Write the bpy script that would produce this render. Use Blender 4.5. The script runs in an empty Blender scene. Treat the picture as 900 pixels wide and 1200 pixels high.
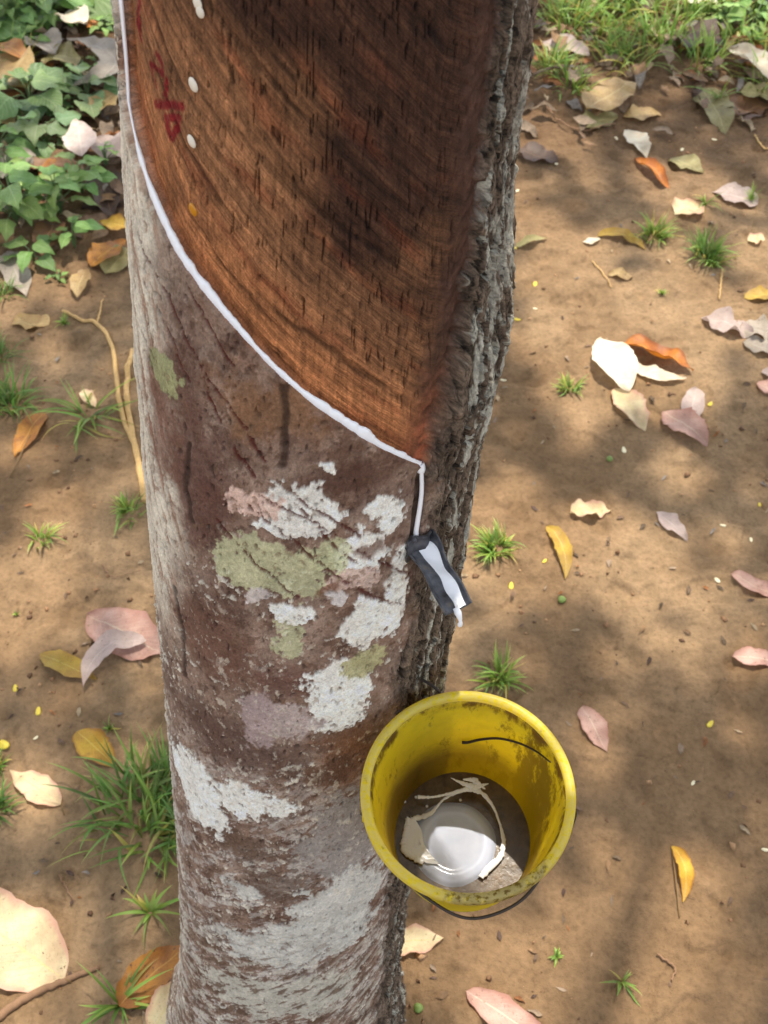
import bpy, bmesh, math, random
import numpy as np
from mathutils import Vector, Matrix

random.seed(11)
rng = np.random.default_rng(11)
SC = bpy.context.scene
COL = SC.collection
R = math.radians

# ------------------------------------------------------------------ camera geometry
CH, CP, CF = 1.45, R(49), 1250.0            # height, pitch below horizon, focal length (for a 900 x 1200 frame)
SP, CPc = math.sin(CP), math.cos(CP)

def ray(px, py):
    a = (px - 450) / CF; b = -(py - 600) / CF
    return np.array([a, CPc + b * SP, -SP + b * CPc])   # per unit of depth

def on_plane(px, py, z=0.0):
    d = ray(px, py); t = (z - CH) / d[2]
    return np.array([0, 0, CH]) + d * t

def at_depth(px, py, zc):
    return np.array([0, 0, CH]) + ray(px, py) * zc

# ------------------------------------------------------------------ noise (numpy)
_perm = rng.permutation(256); _perm = np.concatenate([_perm, _perm, _perm])
_grad = rng.normal(size=(256, 3)); _grad /= np.linalg.norm(_grad, axis=1)[:, None]

def perlin(x, y, z=0.0):
    x = np.asarray(x, float); y = np.asarray(y, float); z = np.zeros_like(x) + z
    xi = np.floor(x).astype(int); yi = np.floor(y).astype(int); zi = np.floor(z).astype(int)
    xf = x - xi; yf = y - yi; zf = z - zi
    u = xf**3 * (xf * (xf * 6 - 15) + 10); v = yf**3 * (yf * (yf * 6 - 15) + 10); w = zf**3 * (zf * (zf * 6 - 15) + 10)
    xi &= 255; yi &= 255; zi &= 255
    def g(a, b, c):
        h = _perm[_perm[_perm[(xi + a) & 255] + ((yi + b) & 255)] + ((zi + c) & 255)] & 255
        q = _grad[h]
        return q[..., 0] * (xf - a) + q[..., 1] * (yf - b) + q[..., 2] * (zf - c)
    def L(a, b, t): return a + (b - a) * t
    return 1.6 * L(L(L(g(0,0,0), g(1,0,0), u), L(g(0,1,0), g(1,1,0), u), v),
                   L(L(g(0,0,1), g(1,0,1), u), L(g(0,1,1), g(1,1,1), u), v), w)

def fbm(x, y, z=0.0, o=4, gain=.5):
    s = 0; a = 1; t = 0
    for i in range(o):
        s = s + a * perlin(np.asarray(x) * 2**i + 17.3 * i, np.asarray(y) * 2**i - 9.1 * i, np.asarray(z) * 2**i + 3.7 * i)
        t += a; a *= gain
    return s / t

def sstep(a, b, x):
    t = np.clip((x - a) / (b - a), 0, 1); return t * t * (3 - 2 * t)

def lin(c):                                   # sRGB 0-255 -> linear
    c = np.array(c, float) / 255
    return np.where(c <= .04045, c / 12.92, ((c + .055) / 1.055) ** 2.4)

# ------------------------------------------------------------------ object helpers
def tag(o, label=None, cat=None, group=None, kind=None):
    if label: o['label'] = label
    if cat: o['category'] = cat
    if group: o['group'] = group
    if kind: o['kind'] = kind
    return o

def empty(name, loc, label, cat, group=None):
    o = bpy.data.objects.new(name, None); COL.objects.link(o); o.location = loc
    o.empty_display_size = .02
    return tag(o, label, cat, group)

def mesh_obj(name, verts, faces, mat, parent=None, smooth=True, cols=None, uvs=None, origin=None):
    verts = np.asarray(verts, float)
    if origin is not None: verts = verts - np.asarray(origin)
    me = bpy.data.meshes.new(name)
    faces = np.asarray(faces) if not isinstance(faces, list) else faces
    if isinstance(faces, np.ndarray):
        n = len(faces); k = faces.shape[1]
        me.vertices.add(len(verts)); me.vertices.foreach_set('co', verts.astype(np.float32).ravel())
        me.loops.add(n * k); me.loops.foreach_set('vertex_index', faces.astype(np.int32).ravel())
        me.polygons.add(n); me.polygons.foreach_set('loop_start', np.arange(0, n * k, k, dtype=np.int32))
        me.polygons.foreach_set('loop_total', np.full(n, k, dtype=np.int32))
        me.update(calc_edges=True)
    else:
        me.from_pydata([tuple(v) for v in verts], [], faces)
    me.polygons.foreach_set('use_smooth', np.full(len(me.polygons), smooth))
    if cols is not None:
        for nm, c in cols.items():
            c = np.asarray(c, float)
            if c.ndim == 1: c = np.stack([c, c, c], 1)
            c = np.concatenate([c[:, :3], np.ones((len(c), 1))], 1)
            at = me.color_attributes.new(nm, 'FLOAT_COLOR', 'POINT')
            at.data.foreach_set('color', c.astype(np.float32).ravel())
    if uvs is not None:
        uv = me.uv_layers.new(name='uv')
        li = np.zeros(len(me.loops), dtype=np.int32); me.loops.foreach_get('vertex_index', li)
        uv.data.foreach_set('uv', np.asarray(uvs, float)[li].astype(np.float32).ravel())
    if mat: me.materials.append(mat)
    me.validate()
    o = bpy.data.objects.new(name, me); COL.objects.link(o)
    if origin is not None: o.location = origin
    if parent:
        o.parent = parent
        o.location = Vector(o.location) - parent.location
    return o

def grid_faces(nu, nv, wrap=False):
    i = np.arange(nu - 1)[:, None]; j = np.arange(nv if wrap else nv - 1)[None, :]
    j2 = (j + 1) % nv
    return np.stack([i * nv + j, i * nv + j2, (i + 1) * nv + j2, (i + 1) * nv + j], -1).reshape(-1, 4)

class MB:
    """collects pieces into one mesh"""
    def __init__(s): s.v = []; s.f = []; s.c = []; s.uv = []; s.n = 0
    def add(s, v, f, c=None, uv=None):
        v = np.asarray(v, float).reshape(-1, 3); f = np.asarray(f)
        s.v.append(v); s.f.append(f + s.n); s.n += len(v)
        s.c.append(np.tile(c, (len(v), 1)) if (c is not None and np.ndim(c) == 1) else (np.ones((len(v), 3)) if c is None else np.asarray(c)))
        s.uv.append(np.zeros((len(v), 2)) if uv is None else np.asarray(uv))
    def build(s, name, mat, parent=None, origin=None, smooth=True):
        return mesh_obj(name, np.concatenate(s.v), np.concatenate(s.f), mat, parent, smooth,
                        {'Col': np.concatenate(s.c)}, np.concatenate(s.uv), origin)

def tube(path, rad, n=8, closed=False, flat=None):
    """quad tube along a path; rad scalar or per point; flat=(axis vector, factor) squashes"""
    P = np.asarray(path, float); m = len(P)
    rad = np.zeros(m) + rad
    T = np.gradient(P, axis=0) if not closed else (np.roll(P, -1, 0) - np.roll(P, 1, 0))
    T /= np.linalg.norm(T, axis=1)[:, None] + 1e-12
    ref = np.array([0, 0, 1.0]) if abs(T[0][2]) < .9 else np.array([1.0, 0, 0])
    N = np.zeros_like(P); b = ref
    for i in range(m):
        b = b - T[i] * (b @ T[i]); b = b / (np.linalg.norm(b) + 1e-12); N[i] = b
    B = np.cross(T, N)
    a = np.linspace(0, 2 * np.pi, n, endpoint=False)
    V = P[:, None] + rad[:, None, None] * (np.cos(a)[None, :, None] * N[:, None] + np.sin(a)[None, :, None] * B[:, None])
    if flat is not None:
        ax, k = flat; ax = np.asarray(ax, float)
        if ax.ndim == 1: ax = np.tile(ax, (m, 1))
        ax = ax / np.linalg.norm(ax, axis=1)[:, None]
        d = ((V - P[:, None]) * ax[:, None]).sum(-1, keepdims=True)
        V = V - d * ax[:, None] * (1 - k)
    V = V.reshape(-1, 3)
    F = grid_faces(m, n, True)
    if closed:
        j = np.arange(n); j2 = (j + 1) % n
        F = np.concatenate([F, np.stack([(m - 1) * n + j, (m - 1) * n + j2, j2, j], -1)])
    else:
        V = np.concatenate([V, P[:1], P[-1:]]); c0 = len(V) - 2; c1 = len(V) - 1
        j = np.arange(n); j2 = (j + 1) % n
        F = np.concatenate([F, np.stack([np.full(n, c0), j2, j, j], -1)[:, [0, 1, 2, 2]] if False else
                            np.stack([np.full(n, c0), j2, j, np.full(n, c0)], -1)[0:0]])
        # caps as quads (fan in pairs)
        k = np.arange(0, n, 2)
        F = np.concatenate([F, np.stack([np.full(len(k), c0), (k + 2) % n, (k + 1) % n, k], -1),
                            np.stack([np.full(len(k), c1), (m - 1) * n + k, (m - 1) * n + (k + 1) % n, (m - 1) * n + (k + 2) % n], -1)])
    return V, F

def smooth_path(pts, n=40):
    """Catmull-Rom through points"""
    P = np.asarray(pts, float); Q = np.concatenate([[2 * P[0] - P[1]], P, [2 * P[-1] - P[-2]]])
    out = []
    seg = len(P) - 1
    for t in np.linspace(0, seg - 1e-6, n):
        i = int(t); u = t - i; a, b, c, d = Q[i], Q[i + 1], Q[i + 2], Q[i + 3]
        out.append(.5 * ((2 * b) + (c - a) * u + (2 * a - 5 * b + 4 * c - d) * u * u + (3 * b - a - 3 * c + d) * u**3))
    return np.array(out)

# ------------------------------------------------------------------ material helpers
class NT:
    def __init__(s, name):
        s.m = bpy.data.materials.new(name); s.m.use_nodes = True
        s.t = s.m.node_tree; s.t.nodes.clear()
        s.out = s.n('ShaderNodeOutputMaterial'); s.p = s.n('ShaderNodeBsdfPrincipled')
        s.l(s.p, 'BSDF', s.out, 'Surface')
    def n(s, t, **k):
        o = s.t.nodes.new(t)
        for a, b in k.items(): setattr(o, a, b)
        return o
    def l(s, a, ao, b, bi): s.t.links.new(a.outputs[ao], b.inputs[bi])
    def set(s, node, **k):
        for a, b in k.items():
            inp = node.inputs[a.replace('_', ' ')]
            if hasattr(b, 'is_output'): s.t.links.new(b, inp)
            elif isinstance(b, (tuple, list, np.ndarray)) and len(b) == 3 and inp.type == 'RGBA': inp.default_value = (*b, 1)
            else: inp.default_value = b
        return node
    def coord(s, kind='Object', scale=None, rot=None):
        c = s.n('ShaderNodeTexCoord'); o = c.outputs[kind]
        if scale is not None:
            m = s.n('ShaderNodeMapping'); s.t.links.new(o, m.inputs[0]); m.inputs['Scale'].default_value = scale
            if rot: m.inputs['Rotation'].default_value = rot
            o = m.outputs[0]
        return o
    def noise(s, co, scale, detail=4, rough=.55, dist=0):
        q = s.n('ShaderNodeTexNoise'); s.t.links.new(co, q.inputs['Vector'])
        q.inputs['Scale'].default_value = scale; q.inputs['Detail'].default_value = detail
        q.inputs['Roughness'].default_value = rough; q.inputs['Distortion'].default_value = dist
        return q.outputs[0]
    def ramp(s, v, stops, interp='LINEAR'):
        r = s.n('ShaderNodeValToRGB'); s.t.links.new(v, r.inputs[0]); e = r.color_ramp.elements
        r.color_ramp.interpolation = interp
        while len(e) < len(stops): e.new(.5)
        for i, (p, c) in enumerate(stops):
            e[i].position = p; e[i].color = (c, c, c, 1) if np.isscalar(c) else (*c, 1)
        return r.outputs[0]
    def mix(s, f, a, b, mode='MIX'):
        m = s.n('ShaderNodeMix', data_type='RGBA', blend_type=mode)
        for i, v in ((0, f), (6, a), (7, b)):
            if hasattr(v, 'is_output'): s.t.links.new(v, m.inputs[i])
            elif i == 0: m.inputs[0].default_value = v
            else: m.inputs[i].default_value = (*v, 1) if not np.isscalar(v) else (v, v, v, 1)
        return m.outputs[2]
    def math(s, op, a, b=0.0, c=None):
        m = s.n('ShaderNodeMath', operation=op)
        for i, v in enumerate((a, b) if c is None else (a, b, c)):
            if hasattr(v, 'is_output'): s.t.links.new(v, m.inputs[i])
            else: m.inputs[i].default_value = v
        return m.outputs[0]
    def attr(s, name):
        a = s.n('ShaderNodeAttribute'); a.attribute_name = name; return a
    def bump(s, h, strength=.3, dist=.001, normal=None):
        b = s.n('ShaderNodeBump'); s.t.links.new(h, b.inputs['Height'])
        b.inputs['Strength'].default_value = strength; b.inputs['Distance'].default_value = dist
        if normal: s.t.links.new(normal, b.inputs['Normal'])
        s.t.links.new(b.outputs[0], s.p.inputs['Normal']); return b.outputs[0]
    def translucent(s, color, fac):
        tr = s.n('ShaderNodeBsdfTranslucent'); mx = s.n('ShaderNodeMixShader')
        if hasattr(color, 'is_output'): s.t.links.new(color, tr.inputs[0])
        else: tr.inputs[0].default_value = (*color, 1)
        mx.inputs[0].default_value = fac
        s.l(s.p, 'BSDF', mx, 1); s.l(tr, 0, mx, 2); s.l(mx, 0, s.out, 'Surface')

def mat_simple(name, col, rough=.6, noise_scale=60, var=.25, metallic=0, bump=.2, bdist=.001):
    t = NT(name); co = t.coord()
    n = t.noise(co, noise_scale, 5)
    c = t.mix(n, tuple(np.array(col) * (1 - var)), tuple(np.minimum(np.array(col) * (1 + var), 1)))
    t.set(t.p, Base_Color=c, Roughness=rough, Metallic=metallic)
    t.bump(n, bump, bdist)
    return t.m

# ------------------------------------------------------------------ trunk surface definition
QX = [-0.00855491, 0.08916659, -0.12502126]
QR = [-0.06809423, 0.14449871, -0.1069676, 0.14114087]
def ax_x(z): z = np.asarray(z, float); return np.where(z > 1.3, np.polyval(QX, 1.3) + (z - 1.3) * .065, np.polyval(QX, z))
def ax_y(z): return .40 + .117 * np.asarray(z, float)
def rad0(z):
    z = np.asarray(z, float)
    return np.where(z > 1.2, np.polyval(QR, 1.2) - (z - 1.2) * .012, np.where(z < 0, .1411 - z * .2, np.polyval(QR, np.clip(z, 0, 1.2))))

def surf(th, z, off=0.0):
    r = rad0(z) + off
    return np.stack([ax_x(z) + r * np.sin(th), ax_y(z) - r * np.cos(th), np.asarray(z, float) + 0 * th], -1)

def on_trunk(px, py, off=0.0):
    """theta, z of the trunk surface under a frame point (clamped to the silhouette)"""
    d = ray(px, py); o = np.array([0, 0, CH])
    ts = np.linspace(.3, 1.9, 1600); P = o + d * ts[:, None]
    q = np.hypot(P[:, 0] - ax_x(P[:, 2]), P[:, 1] - ax_y(P[:, 2])) - (rad0(P[:, 2]) + off)
    i = np.argmax(q < 0) if (q < 0).any() else int(np.argmin(q))
    p = P[i]
    return math.atan2(p[0] - ax_x(p[2]), -(p[1] - ax_y(p[2]))), p[2]

CUT_PX = [(132, -40), (137, 5), (140, 60), (146, 120), (161, 190), (183, 250), (208, 300), (238, 342), (270, 382),
          (310, 426), (350, 462), (400, 498), (450, 529), (494, 548)]
CUT = np.array([on_trunk(*p) for p in CUT_PX])
# keep the curve monotone in theta for the left end that runs round the silhouette
order = np.argsort(CUT[:, 0]); CUT = CUT[order]
ct, cz = CUT[:, 0], CUT[:, 1]
sl = (cz[0] - cz[2]) / (ct[0] - ct[2])
ct = np.concatenate([[ct[0] - 1.2], ct]); cz = np.concatenate([[cz[0] + .95], cz])
def zcut(th):
    base = np.interp(th, ct, cz)
    return np.where(th > ct[-1], cz[-1] + (th - ct[-1]) * -.05, base)
TH_CH = CUT[-1, 0]                          # the vertical channel where the cut ends
RB_PX = [(500, 548), (512, 500), (528, 440), (541, 390), (552, 330), (562, 270), (572, 200), (584, 110), (592, 50), (598, 0)]
RB = np.array([on_trunk(*p) for p in RB_PX])
def th_right(z): return np.interp(z, RB[:, 1], RB[:, 0])

def build_trunk(parent):
    th = np.concatenate([np.linspace(-120, 120, 840), np.linspace(120, 240, 60)[1:-1]]) * math.pi / 180
    zz = np.concatenate([np.linspace(-.06, 1.30, 1290), np.linspace(1.30, 5.2, 120)[1:]])
    Z, T = np.meshgrid(zz, th, indexing='ij')
    s = T * .113                                     # arc length, metres
    sx, sy = np.sin(T) * .113, -np.cos(T) * .113     # seamless noise domain
    w1 = fbm(sx * 30, sy * 30, Z * 22, 4); w2 = fbm(sx * 30 + 40, sy * 30, Z * 22 + 9, 4)
    w3 = fbm(sx * 120, sy * 120, Z * 90, 3); w4 = fbm(sx * 110 + 7, sy * 110, Z * 90, 3)
    fine = fbm(sx * 420, sy * 420, Z * 420, 2)
    med = fbm(sx * 60 + 5, sy * 60, Z * 45, 4)
    # ---- masks
    dcut = Z - zcut(T) + w3 * .0010
    jag = fbm(s * 0 + 2, Z * 60, 0.5, 4) * .10 + fbm(s * 30, Z * 170, 4.5, 3) * .06
    dr = th_right(Z) - T + jag * .6                  # >0 left of the right border
    inside = (T > -2.15)
    panel = sstep(0, .0025, dcut) * sstep(-.01, .03, dr) * sstep(-2.15, -2.05, T)
    # right flaky bark: right of the channel
    thb = np.interp(Z, [.0, .25, .45, .62, .80, .93, 1.3], [.86, .92, .88, .72, .62, TH_CH + .06, TH_CH + .06])
    rough = sstep(-.06, .10, T - thb + jag * .8 + w1 * .10) * (1 - panel)
    scar = panel * sstep(.42, .12, dr) * sstep(1.02, .99, Z * 0 + np.where(Z < 1.15, .9, 1.2)) # chipped strip along the right border
    scar = panel * sstep(.27, .06, dr + w1 * .10)
    # ---- colours
    C = np.zeros(Z.shape + (3,))
    def blend(mask, col, k=1.0):
        m = np.clip(mask * k, 0, 1)[..., None]; C[:] = C * (1 - m) + (np.asarray(col) if np.ndim(col) > 1 else lin(col)) * m
    rag1 = fbm(sx * 75 + 2, sy * 75 + Z * 20, Z * 62, 5, .6); rag2 = fbm(sx * 260 + 2, sy * 260, Z * 230, 3, .6)
    hole = fbm(s * 90 + Z * 45, Z * 110 - s * 60, 40.0, 4, .6)
    def ell(px, py, rx, ry, rot=0, edge=.22, wob=1.0):
        t0, z0 = on_trunk(px, py)
        t1, _ = on_trunk(px + rx, py); t2, _ = on_trunk(px - rx, py); _, z1 = on_trunk(px, py - ry); _, z2 = on_trunk(px, py + ry)
        a = max(abs(t1 - t2) / 2 * .113, .003); b = max(abs(z1 - z2) / 2, .003)
        u = (T - t0) * .113 + (w1 * .010 + w3 * .0045) * wob; v = Z - z0 + (w2 * .010 + w4 * .0045) * wob
        c, q = math.cos(R(rot)), math.sin(R(rot))
        u, v = u * c + v * q, -u * q + v * c
        d = np.sqrt((u / a) ** 2 + (v / b) ** 2)
        f = 1 - d + .34 * w1 + rag1 * .55 + rag2 * .30
        return sstep(-.02, .05 + edge * .35, f) * (1 - .85 * sstep(.36, .46, hole))
    blend(np.ones_like(Z), (134, 110, 98))
    blend(sstep(-.15, .35, w1), (104, 80, 70), .8)
    blend(sstep(.05, .4, w2), (160, 138, 126), .7)
    # scattered pale crustose lichen lower down, drawn out sideways and downwards
    lx = fbm(s * 16 + 3 + Z * 9, Z * 40 - s * 34, 1.7, 6, .62)
    low = sstep(.80, .60, Z)
    blend(sstep(.08, .12, lx) * low * (1 - rough), (184, 174, 168), .8)
    lx2 = fbm(s * 32 + Z * 20, Z * 80 - s * 70, 5.7, 5, .62)
    blend(sstep(.14, .19, lx2) * low, (172, 162, 156), .7)
    blend(sstep(.16, .24, -lx2) * low, (98, 76, 64), .75)
    blend(sstep(.10, .18, rag1 + .3 * rag2), (150, 128, 116), .6); blend(sstep(.14, .22, -rag1 + .3 * rag2), (92, 66, 54), .6); blend(sstep(.22, .30, hole), (82, 58, 48), .6)
    # pale streaky strip on the left below the cut
    left = sstep(-.75, -1.05, T + w1 * .15) * sstep(.78, .90, Z + w2 * .03)
    st = fbm(s * 110 + Z * 30, Z * 14, 2.2, 4)
    left = np.clip(left + sstep(-.55, -1.15, T + w1 * .3 + .1 * rag1) * sstep(.80, .92, Z) * .6 + .12 * sstep(-1.0, -1.2, T + .2 * rag1), 0, 1)
    blend(left, (204, 192, 178), .94); blend(left * sstep(.08, .18, st), (140, 104, 86), .8); blend(left * sstep(.16, .26, rag1), (166, 142, 126), .8)
    fk = fbm(s * 130 + Z * 30, Z * 150 - s * 40, 71.0, 4, .6) + .5 * fbm(s * 24, Z * 20, 72.0, 3)
    blend(sstep(.30, .36, fk) * sstep(1.0, .9, Z), (208, 198, 186), .8)
    # large painted-by-nature patches, read off the photograph
    pale, green, grey = (222, 215, 209), (186, 184, 150), (190, 184, 178)
    for a in [((124, 88, 62), 318, 480, 85, 60, 0, .3), ((86, 56, 50), 232, 570, 46, 120, 0, .3), ((112, 78, 68), 190, 500, 20, 90, 0, .3),
              ((78, 50, 42), 415, 560, 80, 26, 8, .3), ((98, 66, 56), 250, 760, 60, 50, 0, .4), ((96, 66, 60), 335, 800, 60, 30, 0, .3),
              ((84, 62, 56), 268, 868, 72, 42, 0, .25), ((112, 74, 52), 405, 885, 40, 60, 0, .4), ((88, 62, 52), 395, 900, 30, 26, 0, .4),
              ((150, 140, 136), 400, 985, 46, 60, 0, .3), ((96, 76, 66), 280, 990, 60, 18, -10, .3), ((88, 70, 62), 330, 1040, 60, 20, 0, .3),
              (pale, 345, 605, 56, 34, 0, .12), ((200, 170, 158), 300, 590, 30, 18, 0, .2), (pale, 428, 650, 28, 32, 0, .12), (pale, 428, 728, 28, 30, 0, .12),
              (pale, 396, 815, 38, 44, 10, .10), (pale, 460, 600, 16, 18, 0, .2), (pale, 465, 700, 12, 48, 0, .2), ((170, 152, 148), 330, 842, 44, 20, 0, .25),
              ((160, 140, 138), 300, 840, 26, 34, 0, .3), (pale, 232, 925, 24, 36, 20, .12), (pale, 290, 938, 56, 18, 0, .14),
              (grey, 350, 1110, 86, 26, 14, .12), (grey, 400, 1060, 46, 40, 0, .14), ((176, 168, 158), 330, 1172, 90, 22, 10, .14), (grey, 280, 1040, 26, 8, 0, .2),
              ((196, 186, 184), 390, 700, 14, 14, 0, .2), ((186, 160, 150), 410, 680, 40, 12, 0, .2),
              (green, 316, 668, 74, 36, 0, .10), (green, 388, 652, 24, 26, 0, .12), (green, 335, 744, 20, 26, 0, .12), ((168, 160, 124), 428, 775, 24, 14, 0, .12),
              ((150, 148, 112), 196, 440, 18, 26, 0, .2), (pale, 385, 548, 10, 8, 0, .2), (pale, 340, 720, 30, 12, 0, .2), (pale, 446, 590, 12, 10, 0, .2),
              ((92, 58, 42), 440, 640, 22, 12, 0, .2), ((110, 72, 52), 385, 690, 26, 8, 20, .3), ((190, 176, 172), 300, 700, 14, 10, 0, .2)]:
        col, px, py, rx, ry, rot, ed = a
        dk_ = sum(col) < 400
        if dk_: col = tuple((.84 * q + .16 * e) for q, e in zip(col, (150, 122, 98)))
        blend(ell(px, py, rx, ry, rot, 1.6 if dk_ else ed) * (1 - rough * .9), col, .78 if dk_ else (.70 if col == green else .92))
    dg = fbm(s * 30 + Z * 26, Z * 96 - s * 84, 61.0, 5, .62)
    fk2 = fbm(s * 150 + 5, Z * 120 + s * 60, 75.0, 5, .62) + .4 * fbm(s * 30, Z * 34, 76.0, 3)
    blend(sstep(.26, .33, fk2) * (1 - rough), (112, 86, 68), .5); blend(sstep(.26, .30, -fk2) * sstep(.95, .85, Z) * (1 - rough), (196, 184, 170), .5)
    lowb = sstep(.52, .36, Z + w1 * .06) * (1 - rough)
    blend(sstep(.10, .17, dg) * lowb, (104, 82, 68), .85); blend(sstep(.12, .19, -dg) * lowb, (178, 170, 158), .7)
    # patch relief follows lightness
    lum0 = C.mean(-1)
    # grainy lenticels
    gr = perlin(sx * 900, sy * 900, Z * 600)
    C *= (1 + .18 * gr * sstep(.5, .1, lum0))[..., None]
    C *= (1 + .28 * med + .22 * fine + .14 * w3)[..., None]
    # dark pits
    pit = sstep(.52, .66, perlin(sx * 260 + 3, sy * 260, Z * 200) + .15 * w1)
    C *= (1 - .4 * pit)[..., None]
    crack = np.zeros_like(Z)
    def line(pts, w, k=.8, col=(70, 30, 24), dots=True, wob=.0012):
        nonlocal crack
        P = np.array([on_trunk(*p) for p in pts]); P[:, 0] *= .113
        d = np.full(Z.shape, 9.); uu = s + w3 * wob * 2 ; vv = Z + w4 * wob * 2
        for a, b in zip(P[:-1], P[1:]):
            e = b - a; L = e @ e
            t = np.clip(((uu - a[0]) * e[0] + (vv - a[1]) * e[1]) / L, 0, 1)
            d = np.minimum(d, np.hypot(uu - a[0] - t * e[0], vv - a[1] - t * e[1]))
        m = sstep(w * 1.6, w * .5, d)
        if dots: m = m * sstep(-.25, .1, fine + w3)
        crack = np.maximum(crack, m * k); blend(m, col, k)
    for pts in [[(163, 270), (200, 350), (232, 420), (260, 500), (300, 560)], [(292, 590), (350, 640), (420, 690), (470, 708)],
                [(305, 578), (370, 612), (430, 650), (480, 672)], [(212, 320), (240, 372), (275, 430)], [(340, 575), (385, 605), (425, 628)],
                [(172, 330), (205, 400), (225, 450)], [(255, 610), (300, 660), (350, 700)], [(350, 590), (392, 640), (440, 668)],
                [(160, 360), (180, 420)], [(236, 430), (280, 490), (310, 540)]]:
        line(pts, .0011, .85, (84, 34, 26))
    for pts in [[(333, 452), (334, 500), (331, 545)], [(222, 520), (218, 570), (226, 610)], [(205, 690), (214, 740), (216, 790)]]:
        line(pts, .0022, .7, (48, 34, 28), False)
    # ---- renewed bark panel: streaks parallel to the cut, short vertical cracks
    k = dcut                                           # height above the cut
    bands = fbm(s * 14, k * 190, 3.3, 4, .6); bands2 = fbm(s * 30 + 4, k * 420, 8.1, 3, .6)
    big = fbm(s * 13 + 2, Z * 11, 6.0, 3)
    pc = np.zeros_like(C)
    fresh, mid, dark = lin((186, 120, 74)), lin((154, 106, 70)), lin((64, 40, 29))
    tl = np.clip(sstep(.05, .22, k + .05 * sstep(-.6, .4, T) + big * .14 + w1 * .02 + bands * .03) * (.25 + .85 * sstep(-1.2, -.45, T)), 0, 1)
    tl = np.clip(tl + .10 * sstep(.0, .5, big), 0, 1)
    pc[:] = fresh * (1 - sstep(.0, .07, k))[..., None] + mid * sstep(.0, .07, k)[..., None]
    pc = pc * (1 - tl * .92)[..., None] + dark * .8 * (tl * .92)[..., None]
    pc *= (1 + .75 * bands + .55 * bands2 + .45 * fbm(s * 90, Z * 60, 44.0, 4, .65))[..., None].clip(.25, 2.0)
    red = sstep(.1, .5, fbm(s * 20, k * 60, 12.0, 3)) * (1 - tl * .6)
    pc = pc * (1 - .45 * red[..., None]) + lin((150, 76, 46)) * (.45 * red[..., None])
    pc *= (1 + .5 * fbm(sx * 500, sy * 500, Z * 60, 2))[..., None].clip(.5, 1.6)
    mott = fbm(s * 26 + 9, k * 110 + Z * 10, 50.0, 5, .65); pc *= (1 + .75 * mott)[..., None].clip(.3, 1.8)
    grime = sstep(.12, .34, fbm(s * 40 + 5, k * 70 + Z * 30, 52.0, 4, .6)) * sstep(.02, .12, k); pc *= (1 - .28 * grime)[..., None]
    vc = perlin(s * 170, Z * 13, 2.0); vc2 = perlin(s * 290 + 11, Z * 20, 7.0)
    vcr = np.maximum(sstep(.07, .02, np.abs(vc)) * sstep(.10, .3, fbm(s * 110, Z * 70, 3.0, 2)), sstep(.09, .03, np.abs(vc2)) * sstep(.15, .32, fbm(s * 160, Z * 100, 13.0, 2)))
    vcr *= sstep(.012, .05, k) * (.35 + .65 * sstep(-1.2, -.3, T))
    pc *= (1 - .68 * vcr)[..., None]
    # dark weathered furrow running parallel to the cut
    for kk, wd, t_a, t_b in [(.026, .0011, -.75, -.1), (.034, .0014, -.2, .5), (.058, .0016, -1.0, -.4), (.083, .0022, -1.15, -.7), (.105, .0014, -.1, .45), (.14, .0015, -.5, .0)]:
        fm = sstep(wd * 2.2, wd * .3, np.abs(k - kk - w1 * .009 - w3 * .002 - .006 * np.sin(T * 3))) * sstep(t_a - .2, t_a + .1, T) * sstep(t_b + .15, t_b - .15, T)
        pc *= (1 - .62 * fm * sstep(-.3, .3, bands + .3))[..., None]; vcr = np.maximum(vcr, fm * .8)
    # thin orange brown lip right above the cut
    pc = pc * (1 - sstep(.005, .001, k)[..., None] * .8) + lin((176, 110, 70)) * (sstep(.005, .001, k)[..., None] * .8)
    # chipped scar strip
    chip = fbm(s * 60 + Z * 60, Z * 150 - s * 120, 9.0, 4, .6)
    scc = lin((78, 54, 42)) * (1 + 1.2 * chip)[..., None].clip(.3, 2.2)
    rr = sstep(1.07, 1.0, Z) * sstep(.30, .10, dr) * (.55 + .6 * sstep(-.2, .2, chip))
    scc = scc * (1 - rr[..., None] * .75) + lin((156, 84, 58)) * (rr[..., None] * .75) * (1 + chip)[..., None].clip(.35, 1.6)
    pc = pc * (1 - scar[..., None] * .85) + scc * (scar[..., None] * .85)
    C[:] = C * (1 - panel[..., None]) + pc * panel[..., None]
    # ---- flaky bark on the right
    fl = fbm(s * 95 + w1 * 1.2, Z * 17 + w2 * .5, 21.0, 5, .55); fl2 = fbm(s * 210, Z * 55, 22.0, 4)
    rc = lin((112, 94, 80)) * (1 + .9 * fl + .7 * fl2)[..., None].clip(.22, 2.0)
    flake = sstep(.17, .22, fbm(s * 150 + w3, Z * 17 + 8, 31.0, 5, .62) + .22 * fl2 + .05 * fine) * sstep(.06, .20, T - thb + .3 * jag) 
    rc = rc * (1 - flake[..., None] * .85) + lin((182, 176, 164)) * (flake[..., None] * .85) * (1 + .5 * fl2 + .4 * fine)[..., None]
    fiss = sstep(.07, .015, np.abs(fl))
    rc *= (1 - .7 * fiss * (1 - flake * .7))[..., None]
    C[:] = C * (1 - rough[..., None]) + rc * rough[..., None]
    flk = np.zeros_like(Z)
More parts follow.
